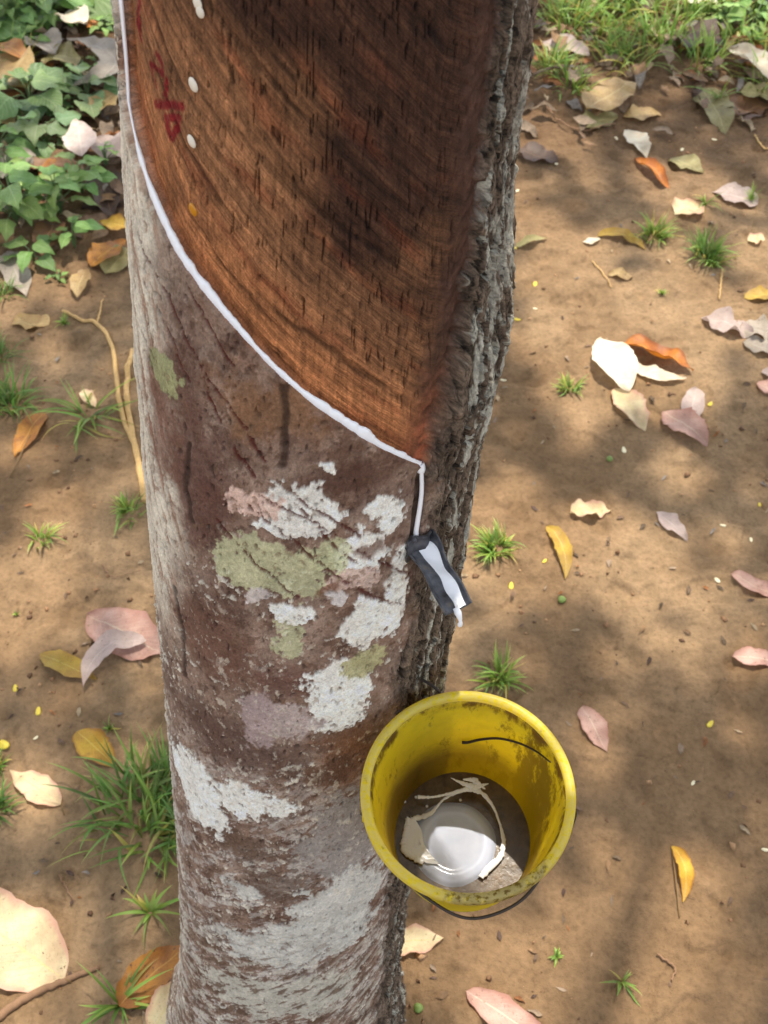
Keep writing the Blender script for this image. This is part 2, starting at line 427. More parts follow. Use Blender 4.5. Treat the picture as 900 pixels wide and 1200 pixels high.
    for fx, fy, fw, fh in [(578, 300, 5, 44), (563, 395, 5, 40), (590, 285, 4, 30), (576, 405, 4, 26), (548, 425, 5, 34), (560, 475, 4, 30), (541, 520, 4, 26), (604, 190, 4, 40), (596, 245, 4, 30),
                           (618, 60, 5, 50), (609, 120, 4, 34), (553, 560, 3, 28), (546, 610, 4, 26), (530, 600, 3, 20), (525, 660, 3, 24), (570, 345, 3, 24), (585, 350, 3, 26), (536, 470, 3, 20), (508, 690, 4, 22), (500, 740, 4, 24), (490, 620, 3, 20)]:
        flk = np.maximum(flk, ell(fx, fy, fw, fh, 0, .3, .35) * rough)
    flk *= sstep(-.28, -.05, fl2 + .3 * fine)
    flk *= .80 - .25 * sstep(1.04, 1.12, Z)
    C[:] = C * (1 - flk[..., None] * .9) + lin((196, 190, 178)) * (flk[..., None] * .9) * (1 + .35 * fl2)[..., None]
    # dark edge channel under the end of the cut
    chn = sstep(.05, .015, np.abs(T - TH_CH - .01)) * sstep(cz[-1] + .004, cz[-1] - .004, Z) * sstep(cz[-1] - .10, cz[-1] - .06, Z)
    C *= (1 - .5 * chn)[..., None]
    # ---- red painted marks on the panel (strokes read off the photograph)
    def zpt(x, y): return (135 + x / 4.613, y / 4.613)
    red_m = np.zeros_like(Z)
    for pts, w in [([(205, 300), (232, 345), (242, 408), (178, 352), (190, 410), (204, 468)], .0017), ([(266, 450), (254, 512)], .0026),
                   ([(208, 566), (268, 574)], .0024), ([(290, 576), (345, 584)], .0024), ([(262, 640), (276, 700), (292, 748)], .0026),
                   ([(262, 640), (330, 645), (318, 700), (300, 740)], .0022), ([(112, -20), (112, 80), (122, 200)], .0028)]:
        P = np.array([on_trunk(*zpt(*p), off=-.006) for p in pts]); P[:, 0] *= .113
        for a, b in zip(P[:-1], P[1:]):
            e = b - a; L = e @ e + 1e-12
            t = np.clip(((s - a[0]) * e[0] + (Z - a[1]) * e[1]) / L, 0, 1)
            red_m = np.maximum(red_m, sstep(w * 1.25, w * .55, np.hypot(s - a[0] - t * e[0], Z - a[1] - t * e[1]) + w3 * .0006))
    red_m *= panel * sstep(-.9, -.1, fine)
    C[:] = C * (1 - .86 * red_m[..., None]) + lin((132, 16, 30)) * (.86 * red_m[..., None])
    # ---- relief
    disp = .0016 * w1 + .0009 * med * (1 - panel) + .0006 * w3 + .00018 * fine
    disp += (1 - panel) * (1 - rough) * (.0011 * sstep(.25, .5, lum0) + .0004 * gr - .0012 * pit - .0016 * crack)
    disp += panel * (-.0075 - .0018 * sstep(0, .3, k) + .0011 * bands + .0005 * bands2 - .0016 * vcr + .0014 * scar * chip + .0022 * scar)
    rb = sstep(.0, .06, -dr) * sstep(.86, .95, Z)
    bulge = .0085 * np.exp(-((Z - 1.035) / .045) ** 2) + .0015 - .002 * sstep(1.06, 1.15, Z)
    disp += rough * (bulge + .0060 * fl + .0030 * fl2 - .0050 * fiss + .0006 * flake)
    disp -= .004 * chn
    # a small swelling at the left lip of the cut
    disp += .0015 * sstep(.012, .0, np.abs(dcut)) * (1 - panel) * (1 - rough)
    # root flare
    disp += sstep(.10, -.05, Z) * .020 * (1 + .6 * np.sin(T * 3 + 1))
    r = rad0(Z) + disp
    X = ax_x(Z) + r * np.sin(T); Y = ax_y(Z) - r * np.cos(T)
    V = np.stack([X, Y, Z], -1).reshape(-1, 3)
    t = NT('bark'); a = t.attr('Col'); co = t.coord(); mk = t.attr('Mask'); sk = t.attr('SK')
    ms_ = t.n('ShaderNodeSeparateColor'); t.l(mk, 'Color', ms_, 0); rgh, pnl = ms_.outputs[0], ms_.outputs[1]
    n1 = t.noise(co, 900, 3, .6); n2 = t.noise(co, 240, 5, .6)
    def skm(sc):
        m = t.n('ShaderNodeMapping'); t.l(sk, 'Vector', m, 0); m.inputs['Scale'].default_value = sc; return m.outputs[0]
    g1 = t.noise(skm((60, 900, 20)), 1, 6, .65); g2 = t.noise(skm((160, 2600, 30)), 1, 4, .6); g3 = t.noise(skm((700, 60, 300)), 1, 5, .6, .6)
    r1 = t.noise(skm((330, 0, 120)), 1, 8, .7, .5); r2 = t.noise(skm((800, 0, 420)), 1, 6, .7)
    c = t.mix(1.0, a.outputs['Color'], t.ramp(n1, [(.25, .78), (.75, 1.22)]), 'MULTIPLY')
    c = t.mix(1.0, c, t.ramp(n2, [(.3, .86), (.7, 1.15)]), 'MULTIPLY')
    pg = t.mix(1.0, t.ramp(g1, [(.34, .60), (.5, 1.0), (.68, 1.3)]), t.ramp(g2, [(.3, .66), (.7, 1.3)]), 'MULTIPLY')
    pg = t.mix(1.0, pg, t.ramp(g3, [(.33, .55), (.46, 1.05)]), 'MULTIPLY')
    c = t.mix(pnl, c, t.mix(1.0, c, pg, 'MULTIPLY'))
    rk = t.mix(1.0, t.ramp(r1, [(.38, .12), (.48, .85), (.62, 1.35)]), t.ramp(r2, [(.36, .35), (.55, 1.2)]), 'MULTIPLY')
    c = t.mix(rgh, c, t.mix(1.0, c, rk, 'MULTIPLY'))
    t.set(t.p, Base_Color=c, Roughness=.82); t.p.inputs['Specular IOR Level'].default_value = .22
    h = t.math('ADD', n1, n2); h = t.math('ADD', h, t.math('MULTIPLY', rgh, t.math('MULTIPLY', t.math('ADD', r1, r2), 5.0)))
    h = t.math('ADD', h, t.math('MULTIPLY', pnl, t.math('ADD', t.math('MULTIPLY', g1, 2.2), t.math('MULTIPLY', g3, 1.0))))
    t.bump(h, .75, .0012)
    C = np.where((panel + rough < .5)[..., None], .34 * (C / .34) ** 1.12, C); C = C * (1 + .16 * (1 - panel) * (1 - .3 * rough))[..., None]; C = np.where((panel < .5)[..., None], C * np.array([.97, 1.0, .94]), C); C = np.clip(C, .004, .82)
    o = mesh_obj('trunk', V, grid_faces(len(zz), len(th), True), t.m, parent, True, {'Col': C.reshape(-1, 3), 'Mask': np.stack([np.clip((rough + scar * .12) * (1 - .75 * flk), 0, 1), panel * (1 - scar), 0 * panel], -1).reshape(-1, 3), 'SK': np.stack([s, dcut, Z], -1).reshape(-1, 3)}, None, None)
    return o

tree = empty('rubber_tree', (0, 0, 0), 'rubber tree with spiral tapping cut, brown shaved bark above and pale lichen patches below', 'tree')
trunk = build_trunk(tree)

# ------------------------------------------------------------------ latex
t = NT('latex'); co = t.coord(); n = t.noise(co, 120, 3)
t.set(t.p, Base_Color=t.mix(n, (.84, .84, .85), (.93, .92, .91)), Roughness=.18); t.p.inputs['Subsurface Weight'].default_value = .15
t.p.inputs['Subsurface Radius'].default_value = (.004, .004, .003); t.bump(n, .3, .0006)
M_latex = t.m
def trunk_normal(th): return np.array([math.sin(th), -math.cos(th), 0.0])

tt = np.concatenate([np.linspace(ct[1] - .15, -1.0, 60), np.linspace(-1.0, TH_CH, 300)[1:]])
zz_ = np.interp(tt, ct, cz)
P = surf(tt, zz_ + .0006, -.0022)
wd = .0022 + .0017 * fbm(tt * 9, tt * 0 + 1, 0, 3) + (.0003) * fbm(tt * 60, tt * 0, 0, 2)
wd = np.maximum(wd, .0017) * (1.35 + .40 * sstep(-1.25, -.85, tt) - .25 * sstep(.2, .7, tt)) * (1 + .45 * np.exp(-((tt + .93) / .03) ** 2)) * (.85 + .25 * np.sin(tt * 7))
nrm = np.stack([np.sin(tt), -np.cos(tt), 0 * tt], 1)
V, F = tube(P, wd * (1.12 + .28 * fbm(tt * 13, tt * 0 + 4, 0, 3)), 10, flat=(nrm, .42))
mb = MB(); mb.add(V, F)
# end of the cut: drop collects and runs down to the spout
pe = P[-1]
sp_th, sp_z = on_trunk(489, 632)
path = [pe, surf(np.array(TH_CH + .01), np.array(cz[-1] - .004), -.001)]
for f in np.linspace(.1, 1, 8):
    path.append(surf(np.array(TH_CH + (sp_th - TH_CH) * f + .012 * math.sin(f * 5)), np.array(cz[-1] + (sp_z - .002 - cz[-1]) * f), -.0005 if f < .9 else .001))
path = smooth_path(path, 60)
V, F = tube(path, np.interp(np.linspace(0, 1, 60), [0, .06, .2, .6, 1], [.0034, .0034, .0015, .0018, .0020]), 8, flat=(trunk_normal(TH_CH), .6))
mb.add(V, F); mb.build('latex_line', M_latex, tree)

def drop(px, py, a, b, rot, mat, name, parent, off=-.0068):
    th, z = on_trunk(px, py, off)
    c = surf(np.array(th), np.array(z), off); nn = trunk_normal(th); tx = np.array([math.cos(th), math.sin(th), 0]); up = np.array([0, 0, 1.])
    u = tx * math.cos(R(rot)) + up * math.sin(R(rot)); v = -tx * math.sin(R(rot)) + up * math.cos(R(rot))
    ph = np.linspace(0, math.pi / 2, 6); az = np.linspace(0, 2 * np.pi, 16, endpoint=False)
    V = np.array([c + u * (a * math.sin(p) * math.cos(q)) + v * (b * math.sin(p) * math.sin(q)) + nn * (.0012 * math.cos(p) - .0004) for p in ph for q in az])
    return mesh_obj(name, V, grid_faces(6, 16, True), mat, parent, True)
M_drop = mat_simple('dried_latex', lin((226, 216, 196)), .45, 200, .15)
M_odrop = mat_simple('amber_drop', lin((196, 130, 20)), .35, 200, .2)
for q in [(231, 4, .0024, .0032, 15, M_drop), (235, 14, .0022, .0028, 10, M_drop), (227, 99, .0026, .0036, 18, M_drop), (224, 166, .0024, .0034, 22, M_drop), (226, 246, .0026, .0037, 16, M_odrop)]:
    drop(*q[:5], q[5], 'latex_drop', tree)

# ------------------------------------------------------------------ spout
B = surf(np.array(sp_th), np.array(sp_z + .002), .003)
zcB = B[1] * CPc - (B[2] - CH) * SP
Tp = at_depth(538, 713, zcB - .012)
axis = Tp - B; Ls = np.linalg.norm(axis); axis /= Ls
side = np.cross(axis, [0, 0, 1.]); side /= np.linalg.norm(side); upv = np.cross(side, axis)
spout = empty('tapping_spout', tuple(B), 'small bent dark metal spout nailed in the trunk, white latex running down its groove', 'spout')
B0 = B - axis * .008
mb = MB(); n = 17; m = 22
prof = [(math.cos(a), math.sin(a)) for a in np.linspace(math.pi * 1.02, math.pi * 1.98, n)]
wS, dS = .0100, .0070
rows = []
for inner in (0, 1):
    for i in range(m):
        f = i / (m - 1); o = B0 + axis * (Ls + .008) * f
        k = (1 + .08 * math.sin(f * 9)) * (1.08 - .12 * f)
        for (cx, cy) in prof:
            w = wS * k - inner * .0011; d = dS - inner * .0011
            rows.append(o + side * cx * w + upv * (cy * d + .001 * math.sin(f * 14 + cx * 2)))
V = np.array(rows); F = grid_faces(m, n); F2 = F[:, ::-1] + m * n
edge = []
for j in (0, n - 1):
    for i in range(m - 1): edge.append([i * n + j, (i + 1) * n + j, (i + 1) * n + j + m * n, i * n + j + m * n])
for i in (0, m - 1):
    for j in range(n - 1): edge.append([i * n + j, i * n + j + 1, i * n + j + 1 + m * n, i * n + j + m * n])
mb.add(V, np.concatenate([F, F2, np.array(edge)]))
t = NT('spout_metal'); co = t.coord(); n1 = t.noise(co, 160, 5); n2 = t.noise(co, 700, 3)
t.set(t.p, Base_Color=t.ramp(n1, [(.3, (.03, .028, .03)), (.55, (.09, .09, .10)), (.75, (.16, .13, .10))]), Metallic=.45, Roughness=.5); t.bump(n2, .5, .0006)
mb.build('channel', t.m, spout, tuple(B))
# nailed flange against the bark
nn = trunk_normal(sp_th); tx = np.array([math.cos(sp_th), math.sin(sp_th), 0]); mb = MB()
pl = []
for i in range(9):
    for j in range(7):
        u = (i / 8 - .5) * .020; v = (j / 6 - .5) * .018
        th_ = sp_th + (u - .001) / .113; z_ = sp_z - .003 + v - u * .3
        pl.append(surf(np.array(th_), np.array(z_), .004 + .0012 * math.sin(u * 400) + .001 * math.cos(v * 500)))
pl = np.array(pl); inn = pl - nn * .0016
mb.add(pl, grid_faces(9, 7)); mb.add(inn, grid_faces(9, 7)[:, ::-1])
rim_i = [i * 7 for i in range(9)] + [8 * 7 + j for j in range(1, 7)] + [i * 7 + 6 for i in range(7, -1, -1)] + [j for j in range(5, 0, -1)]
mb.add(np.concatenate([pl, inn]), np.array([[a, b, b + 63, a + 63] for a, b in zip(rim_i, rim_i[1:] + rim_i[:1])]))
mb.build('flange', t.m, spout, tuple(B))
# latex in the spout
mb = MB(); rr_ = []
for i in range(40):
    f = i / 39; o = B0 + axis * (.004 + (Ls + .0032) * f); k = (1 + .08 * math.sin(f * 9)) * (1.08 - .12 * f)
    a0 = math.pi * (1.16 + .03 * math.sin(f * 7) + .05 * f); a1 = math.pi * (1.53 + .05 * math.sin(f * 5 + 1) + .02 * math.sin(f * 19))
    for q in np.linspace(0, 1, 11):
        an_ = a0 + (a1 - a0) * q; th_k = .0011 * math.sin(math.pi * q) ** .6 - .0003
        rr_.append(o + side * (math.cos(an_) * (wS * k - .0012 - th_k)) + upv * (math.sin(an_) * (dS - .0012 - th_k) + .001 * math.sin(f * 14 + math.cos(an_) * 2)))
mb.add(rr_, grid_faces(40, 11))
dr_p = smooth_path([Tp - upv * .0050 - axis * .002, Tp + axis * .0022 - upv * .0055, Tp + axis * .003 + np.array([0, 0, -.010]), Tp + axis * .002 + np.array([0, 0, -.015])], 20)
V, F = tube(dr_p, np.interp(np.linspace(0, 1, 20), [0, .3, .6, .9, 1], [.0022, .0024, .0011, .0018, .0006]), 8)
mb.add(V, F); mb.build('latex_stream', M_latex, spout, tuple(B))
V, F = tube([B0 + upv * .004 + nn * .004 - tx * .008, B0 + upv * .004 + nn * .0085 - tx * .008], .0016, 8)
mesh_obj('nail', V, F, t.m, spout, True, None, None, tuple(B))

# ------------------------------------------------------------------ bucket
BZC = .725
BC = at_depth(548, 928, BZC)                    # rim centre
ROUT = .0725
tilt = R(9)                                      # leans its mouth a little towards the camera
bax = np.array([-.03, -math.sin(tilt), math.cos(tilt)]); bax /= np.linalg.norm(bax)
bx_ = np.cross([0, 1., 0], bax); bx_ /= np.linalg.norm(bx_); by_ = np.cross(bax, bx_)
def bk(x, y, z): return BC + bx_ * x + by_ * y + bax * z
bucket = empty('bucket', tuple(bk(0, 0, -.128)), 'small yellow plastic bucket with stained rim hanging against the trunk below the spout', 'bucket')
def lathe(prof, n=128, wob=.0):
    az = np.linspace(0, 2 * np.pi, n, endpoint=False); V = []
    for r, z in prof:
        for a in az:
            k = 1 + wob * (math.sin(2 * a + .6) + .4 * math.sin(3 * a))
            V.append(bk(r * k * math.cos(a), r * k * math.sin(a), z))
    return np.array(V), grid_faces(len(prof), n, True)
HB = .128; RB_ = .0510
def rw(z): return .0660 + (z / HB) * (.0660 - RB_)      # inner radius at height z (z<=0)
t = NT('yellow_plastic'); co = t.coord(); a = t.attr('Col')   # Col.r = dirt, Col.g = inside flag
n1 = t.noise(t.coord('Object', (75, 75, 30)), 1, 6, .75); n2 = t.noise(co, 38, 6, .7); n3 = t.noise(co, 300, 4, .6)
sep = t.n('ShaderNodeSeparateColor'); t.l(a, 'Color', sep, 0)
base = t.mix(n2, (.84, .68, .012), (.93, .82, .03))
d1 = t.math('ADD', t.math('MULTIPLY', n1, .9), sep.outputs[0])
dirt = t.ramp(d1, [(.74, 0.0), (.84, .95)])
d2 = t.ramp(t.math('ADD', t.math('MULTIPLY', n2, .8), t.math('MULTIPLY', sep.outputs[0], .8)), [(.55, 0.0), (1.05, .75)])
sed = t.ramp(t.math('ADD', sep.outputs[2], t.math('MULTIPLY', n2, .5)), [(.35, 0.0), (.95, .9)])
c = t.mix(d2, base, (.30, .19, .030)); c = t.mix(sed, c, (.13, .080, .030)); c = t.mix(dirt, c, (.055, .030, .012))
pale = t.ramp(t.math('ADD', n3, sep.outputs[1]), [(.9, 0.0), (1.4, .55)])
c = t.mix(pale, c, (.80, .72, .30))
t.set(t.p, Base_Color=c, Roughness=t.ramp(n2, [(.3, .32), (.7, .55)])); t.bump(n3, .25, .0006)
t.translucent(t.mix(.5, c, (.85, .62, .0)), .55)
M_yel = t.m
outer = [(RB_ - .004 + .0, -HB), (RB_ + .0012, -HB + .001), (RB_ + .0018, -HB + .004)] + [(rw(-HB + HB * f) + .0016, -HB + HB * f) for f in np.linspace(.05, .93, 14)]
inner = [(rw(z), z) for z in np.linspace(-.004, -HB + .006, 22)] + [(RB_ - .003, -HB + .003), (.03, -HB + .0025), (.0005, -HB + .0025)]
bot = [(.0005, -HB), (.03, -HB)]
V, F = lathe(bot + outer + [(.0684, -.006), (.0668, -.003)] + inner, 160)
nr = len(V) // 160; rel = (V - BC); zz2 = rel @ bax; ang = np.arctan2(rel @ by_, rel @ bx_)
isin = np.repeat(np.arange(nr) >= len(bot + outer) + 1, 160)
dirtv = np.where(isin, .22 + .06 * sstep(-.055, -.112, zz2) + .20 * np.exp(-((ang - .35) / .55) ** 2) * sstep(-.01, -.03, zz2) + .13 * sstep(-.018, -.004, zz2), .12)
mesh_obj('body', V, F, M_yel, bucket, True, {'Col': np.stack([dirtv, 0 * dirtv, np.where(isin, sstep(-.045, -.105, zz2), 0)], 1)}, None, tuple(bk(0, 0, -HB)))
rim = [(.0667, -.0045), (.0662, .0), (.0668, .0022), (.0690, .0034), (.0716, .0030), (.0730, .0008), (.0732, -.004), (.0722, -.0090), (.0700, -.0095), (.0690, -.0070), (.0667, -.0045)]
V, F = lathe(rim, 160)
nr = len(V) // 160; rel = V - BC; ang = np.arctan2(rel @ by_, rel @ bx_)
dv = .16 + .28 * np.exp(-((ang + 1.35) / .55) ** 2) + .08 * np.exp(-((np.abs(ang) - 3.0) / .4) ** 2)
mesh_obj('rim', V, F, M_yel, bucket, True, {'Col': np.stack([dv, .50 + 0 * dv, 0 * dv], 1)}, None, tuple(bk(0, 0, -HB)))
M_wire = mat_simple('rusty_wire', (.045, .032, .026), .6, 300, .4, .3)
# bail handle swung down on the near side
hp = []
for a in np.linspace(0, math.pi, 60):
    hp.append(bk(.0728 * math.cos(a + math.pi) + .0015 * math.sin(a * 7) + .005 * math.sin(a), -.010 - .057 * math.sin(a) ** 1.9, -.013 - .062 * math.sin(a) ** 1.2 + .0012 * math.sin(a * 11)))
V, F = tube(np.array(hp), .00115, 8); mesh_obj('handle', V, F, M_wire, bucket, True, None, None, tuple(bk(0, 0, -HB)))
for sx_ in (-1, 1):
    az = np.linspace(0, 2 * np.pi, 14, endpoint=False)
    c0 = np.array([bk(sx_ * x, -.012 + r * math.cos(q), -.015 + r * math.sin(q)) for (x, r) in ((.066, .0045), (.0712, .004), (.0722, .003), (.0726, .0005)) for q in az])
    mesh_obj('handle_lug', c0, grid_faces(4, 14, True), M_yel, bucket, True, {'Col': np.full(len(c0), .1)}, None, tuple(bk(0, 0, -HB)))
# wire hook that ties the bucket to the trunk
hk_th, hk_z = .88, BC[2] + .004
hk = smooth_path([surf(np.array(hk_th), np.array(hk_z), -.004), surf(np.array(hk_th), np.array(hk_z), .016), surf(np.array(hk_th), np.array(hk_z - .012), .020), bk(-.046, .060, -.004), bk(-.045, .059, -.008)], 30)
V, F = tube(hk, .0011, 8); mesh_obj('wire_hook', V, F, M_wire, bucket, True, None, None, tuple(bk(0, 0, -HB)))

# dirty brown film on the floor and the latex in it
t = NT('brown_liquid'); co = t.coord(); n1 = t.ramp(t.noise(co, 90, 6, .7), [(.35, 0.0), (.65, 1.0)])
t.set(t.p, Base_Color=t.mix(n1, (.060, .038, .018), (.15, .095, .045)), Roughness=.22); t.bump(n1, .12, .0008)
zf = -HB + .012
def disk(rmax, z, n=64, rings=14, wob=.02, cx=0, cy=0, hfun=None):
    V = []
    for i in range(rings):
        for a in np.linspace(0, 2 * np.pi, n, endpoint=False):
            r = rmax * (i / (rings - 1) + 1e-3) * (1 + wob * math.sin(3 * a + 1) + wob * .6 * math.sin(7 * a))
            V.append(bk(cx + r * math.cos(a), cy + r * math.sin(a), z + (hfun(i / (rings - 1), a) if hfun else 0)))
    return np.array(V), grid_faces(rings, n, True)
V, F = disk(rw(zf) - .0003, zf, wob=0)
o = mesh_obj('dirty_water', V, F, t.m, None, True, None, None, tuple(bk(0, 0, zf))); tag(o, 'murky brown liquid lying on the floor of the yellow bucket', 'liquid')

def bucket_px(px, py, h=.0):
    """frame point -> bucket floor coordinates"""
    d = ray(px, py); o = np.array([0, 0, CH]); c = bk(0, 0, zf + h)
    tq = ((c - o) @ bax) / (d @ bax); p = o + d * tq - BC
    return p @ bx_, p @ by_
zm = lambda x, y: (400 + x / 3, 780 + y / 3)
cx, cy = bucket_px(*zm(395, 625))
latex = empty('latex_pool', tuple(bk(cx, cy, zf)), 'round pool of milky latex with torn white skin inside the yellow bucket', 'latex')
t = NT('milky_latex'); co = t.coord(); n1 = t.noise(co, 90, 4); a = t.attr('Col')
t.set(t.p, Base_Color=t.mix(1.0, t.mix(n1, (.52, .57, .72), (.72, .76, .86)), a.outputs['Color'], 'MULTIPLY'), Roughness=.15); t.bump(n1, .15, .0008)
def lh(f, a): return .0016 + .0009 * math.exp(-((f - .72) / .07) ** 2) - .0018 * sstep(.85, 1, f)
V, F = disk(.0330, zf, 72, 26, .015, cx, cy, lh)
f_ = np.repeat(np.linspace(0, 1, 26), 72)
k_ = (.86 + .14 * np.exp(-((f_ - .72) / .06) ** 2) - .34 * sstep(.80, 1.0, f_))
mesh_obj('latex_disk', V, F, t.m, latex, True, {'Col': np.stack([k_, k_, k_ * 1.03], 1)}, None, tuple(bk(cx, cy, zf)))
mb = MB()
def strand(pts, rads, hs):
    P = []
    for (x, y), h in zip(pts, hs):
        u, v = bucket_px(*zm(x, y), h); P.append(bk(u, v, zf + h))
    P = smooth_path(P, 50); tq = np.linspace(0, 1, 50)
    r = np.interp(tq, np.linspace(0, 1, len(rads)), rads) * (1 + .8 * fbm(tq * 22, tq * 0 + pts[0][0], 0, 3)).clip(.3, 1.9) * .8
    P = P + (bx_ * .0012)[None] * fbm(tq * 15, tq * 0 + pts[0][1], 2, 3)[:, None]
    V, F = tube(P, r, 8, flat=(bax, .5)); mb.add(V, F)
strand([(268, 462), (320, 462), (380, 450), (450, 432)], [.0022, .0012, .0014, .0026], [.012, .012, .013, .014])
strand([(450, 432), (380, 458), (345, 485), (320, 515), (290, 530), (245, 540)], [.0018, .0013, .001, .0022, .0026, .003], [.014, .012, .010, .006, .004, .003])
strand([(440, 430), (490, 445), (530, 490), (558, 560), (570, 620), (560, 670), (520, 710), (490, 745)], [.0034, .0026, .0015, .0012, .0022, .0030, .0034, .003], [.014, .012, .009, .006, .004, .003, .003, .003])
strand([(385, 395), (430, 415), (470, 425), (518, 415)], [.0003, .0022, .0036, .0004], [.018, .015, .014, .014])
strand([(430, 400), (470, 405), (505, 435)], [.0008, .003, .0006], [.016, .015, .014])
strand([(238, 535), (228, 590), (226, 650), (290, 692)], [.003, .0036, .004, .003], [.004, .003, .003, .003])
# white sheet left of the pool
poly = [(232, 535), (262, 545), (282, 580), (292, 630), (318, 670), (345, 700), (300, 696), (262, 672), (226, 648)]
c0 = np.mean(poly, 0); PV = []
for f in np.linspace(0.02, 1, 6):
    for q in poly:
        x, y = c0 + (np.array(q) - c0) * f
        u, v = bucket_px(*zm(x, y), .003); PV.append(bk(u, v, zf + .0035 + .0015 * math.sin(x * .3) * (1 - f) + .0008))
mb.add(PV, grid_faces(6, len(poly), True))
mb.build('latex_skin', M_latex, latex, tuple(bk(cx, cy, zf)))
for q in [(223, 466), (301, 482), (420, 460), (262, 450)]:
    u, v = bucket_px(*zm(*q), .01)
    mb2 = MB(); V, F = tube([bk(u, v, zf + .0), bk(u, v, zf + .001)], .0011, 8); mb2.add(V, F); mb2.build('latex_fleck', M_latex, latex, tuple(bk(cx, cy, zf)))
# thin dark curved line, modelled as a strand across the far inner wall
sp_ = []
for x, y in [(424, 270), (445, 270), (490, 260), (550, 256), (610, 268), (660, 288), (700, 312), (735, 340)]:
    px, py = zm(x, y); d = ray(px, py); o_ = np.array([0, 0, CH])
    best = None
    for tq in np.linspace(.6, 1.0, 1200):
        p = o_ + d * tq - BC; zr = p @ bax; rr2 = math.hypot(p @ bx_, p @ by_)
        if zr < -.002 and rr2 > rw(zr) - .0016 and p @ by_ > -.02: best = p + BC; break
    if best is not None: sp_.append(best)
sp_ = smooth_path(sp_, 40); V, F = tube(sp_, np.linspace(.0012, .0006, 40), 6)
o = mesh_obj('stalk', V, F, mat_simple('dark_strand', (.03, .018, .012), .7, 300), None, True, None, None, tuple(sp_[20])); tag(o, 'thin dark curved line across the inner wall of the yellow bucket', 'stalk')

# ------------------------------------------------------------------ ground
GY = np.array([0.0, 1.0, 0.0])
def gh(x, y):
    """ground height"""
    h = .018 * fbm(x * 2.2, y * 2.2, .3, 3) + .007 * fbm(x * 9, y * 9, 1.3, 4) + .0044 * fbm(x * 38, y * 38, 2.3, 4, .6)
    h = h + .0021 * fbm(x * 130, y * 130, 3.3, 3) - .009 * sstep(.25, .6, perlin(x * 14, y * 14, 7.7)) + .006 * sstep(.28, .5, perlin(x * 21, y * 21, 8.7))
    return h
def gpt(px, py, lift=0.0):
    z = 0.0
    for _ in range(5):
        p = on_plane(px, py, z + lift); z = ground_z(p[0], p[1])
    return p
gx = np.concatenate([-np.geomspace(60, 1.35, 26)[:-1], np.linspace(-1.35, 1.55, 830), np.geomspace(1.55, 60, 26)[1:]])
gy = np.concatenate([-np.geomspace(60, .3, 24)[:-1] + .35, np.linspace(.05, 3.6, 1000), 3.6 + np.geomspace(.05, 80, 34)])
GXm, GYm = np.meshgrid(gx, gy)
GZ = gh(GXm, GYm)
dirt_hi = fbm(GXm * 5, GYm * 5, 5.0, 4); dm = fbm(GXm * 25, GYm * 25, 6.0, 4)
shade_n = fbm(GXm * 1.9 + 3, GYm * 1.9, 9.0, 3)
c = lin((146, 120, 90))[None, None] * (1 + .30 * dirt_hi + .30 * dm)[..., None]
k = np.clip(sstep(-.1, .35, shade_n) + .8 * sstep(1.15, .75, GYm) * sstep(-.1, .15, GXm) + .5 * sstep(-.05, .3, -dirt_hi), 0, 1)[..., None]; c = c * (1 - .55 * k) + lin((116, 88, 60)) * .55 * k  # browner soil tone with soft shade painted in, stronger at lower right
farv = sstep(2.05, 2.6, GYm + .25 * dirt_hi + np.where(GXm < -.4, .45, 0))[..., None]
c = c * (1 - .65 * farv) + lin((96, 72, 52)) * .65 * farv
# faint cracks
cr = np.abs(fbm(GXm * 11, GYm * 11, 12., 3)); crk = sstep(.012, .002, cr) * sstep(.1, .35, fbm(GXm * 4, GYm * 4, 15., 2)); c = c * (1 - .3 * crk[..., None])
GZ = GZ - .0014 * crk
t = NT('bare_earth'); a = t.attr('Col'); co = t.coord()
n1 = t.noise(co, 130, 6, .65); n2 = t.noise(co, 480, 4, .6); n3 = t.noise(co, 22, 5, .6)
cc = t.mix(1.0, a.outputs['Color'], t.ramp(n1, [(.25, .66), (.5, 1.0), (.8, 1.22)]), 'MULTIPLY')
cc = t.mix(1.0, cc, t.ramp(n3, [(.3, .84), (.7, 1.14)]), 'MULTIPLY')
cc = t.mix(t.ramp(n2, [(.66, 0.0), (.72, .6)]), cc, (.10, .06, .035))
t.set(t.p, Base_Color=cc, Roughness=.95); t.p.inputs['Specular IOR Level'].default_value = .15
t.bump(t.math('ADD', t.math('MULTIPLY', n1, 1.0), t.math('MULTIPLY', n2, .5)), .8, .0045)
_fx = np.linspace(-1.6, 1.8, 1134); _fy = np.linspace(0, 3.9, 1300); _FX, _FY = np.meshgrid(_fx, _fy); _FZ = gh(_FX, _FY)
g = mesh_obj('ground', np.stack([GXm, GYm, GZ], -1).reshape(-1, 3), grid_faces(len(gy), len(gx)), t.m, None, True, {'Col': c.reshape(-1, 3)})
tag(g, kind='structure')

def ground_z(x, y):
    u = (x + 1.6) / 3.4 * 1133; v = y / 3.9 * 1299
    if not (0 <= u < 1132 and 0 <= v < 1298): return 0.0
    i, j = int(u), int(v); a, b = u - i, v - j
    return float((_FZ[j, i] * (1 - a) + _FZ[j, i + 1] * a) * (1 - b) + (_FZ[j + 1, i] * (1 - a) + _FZ[j + 1, i + 1] * a) * b)

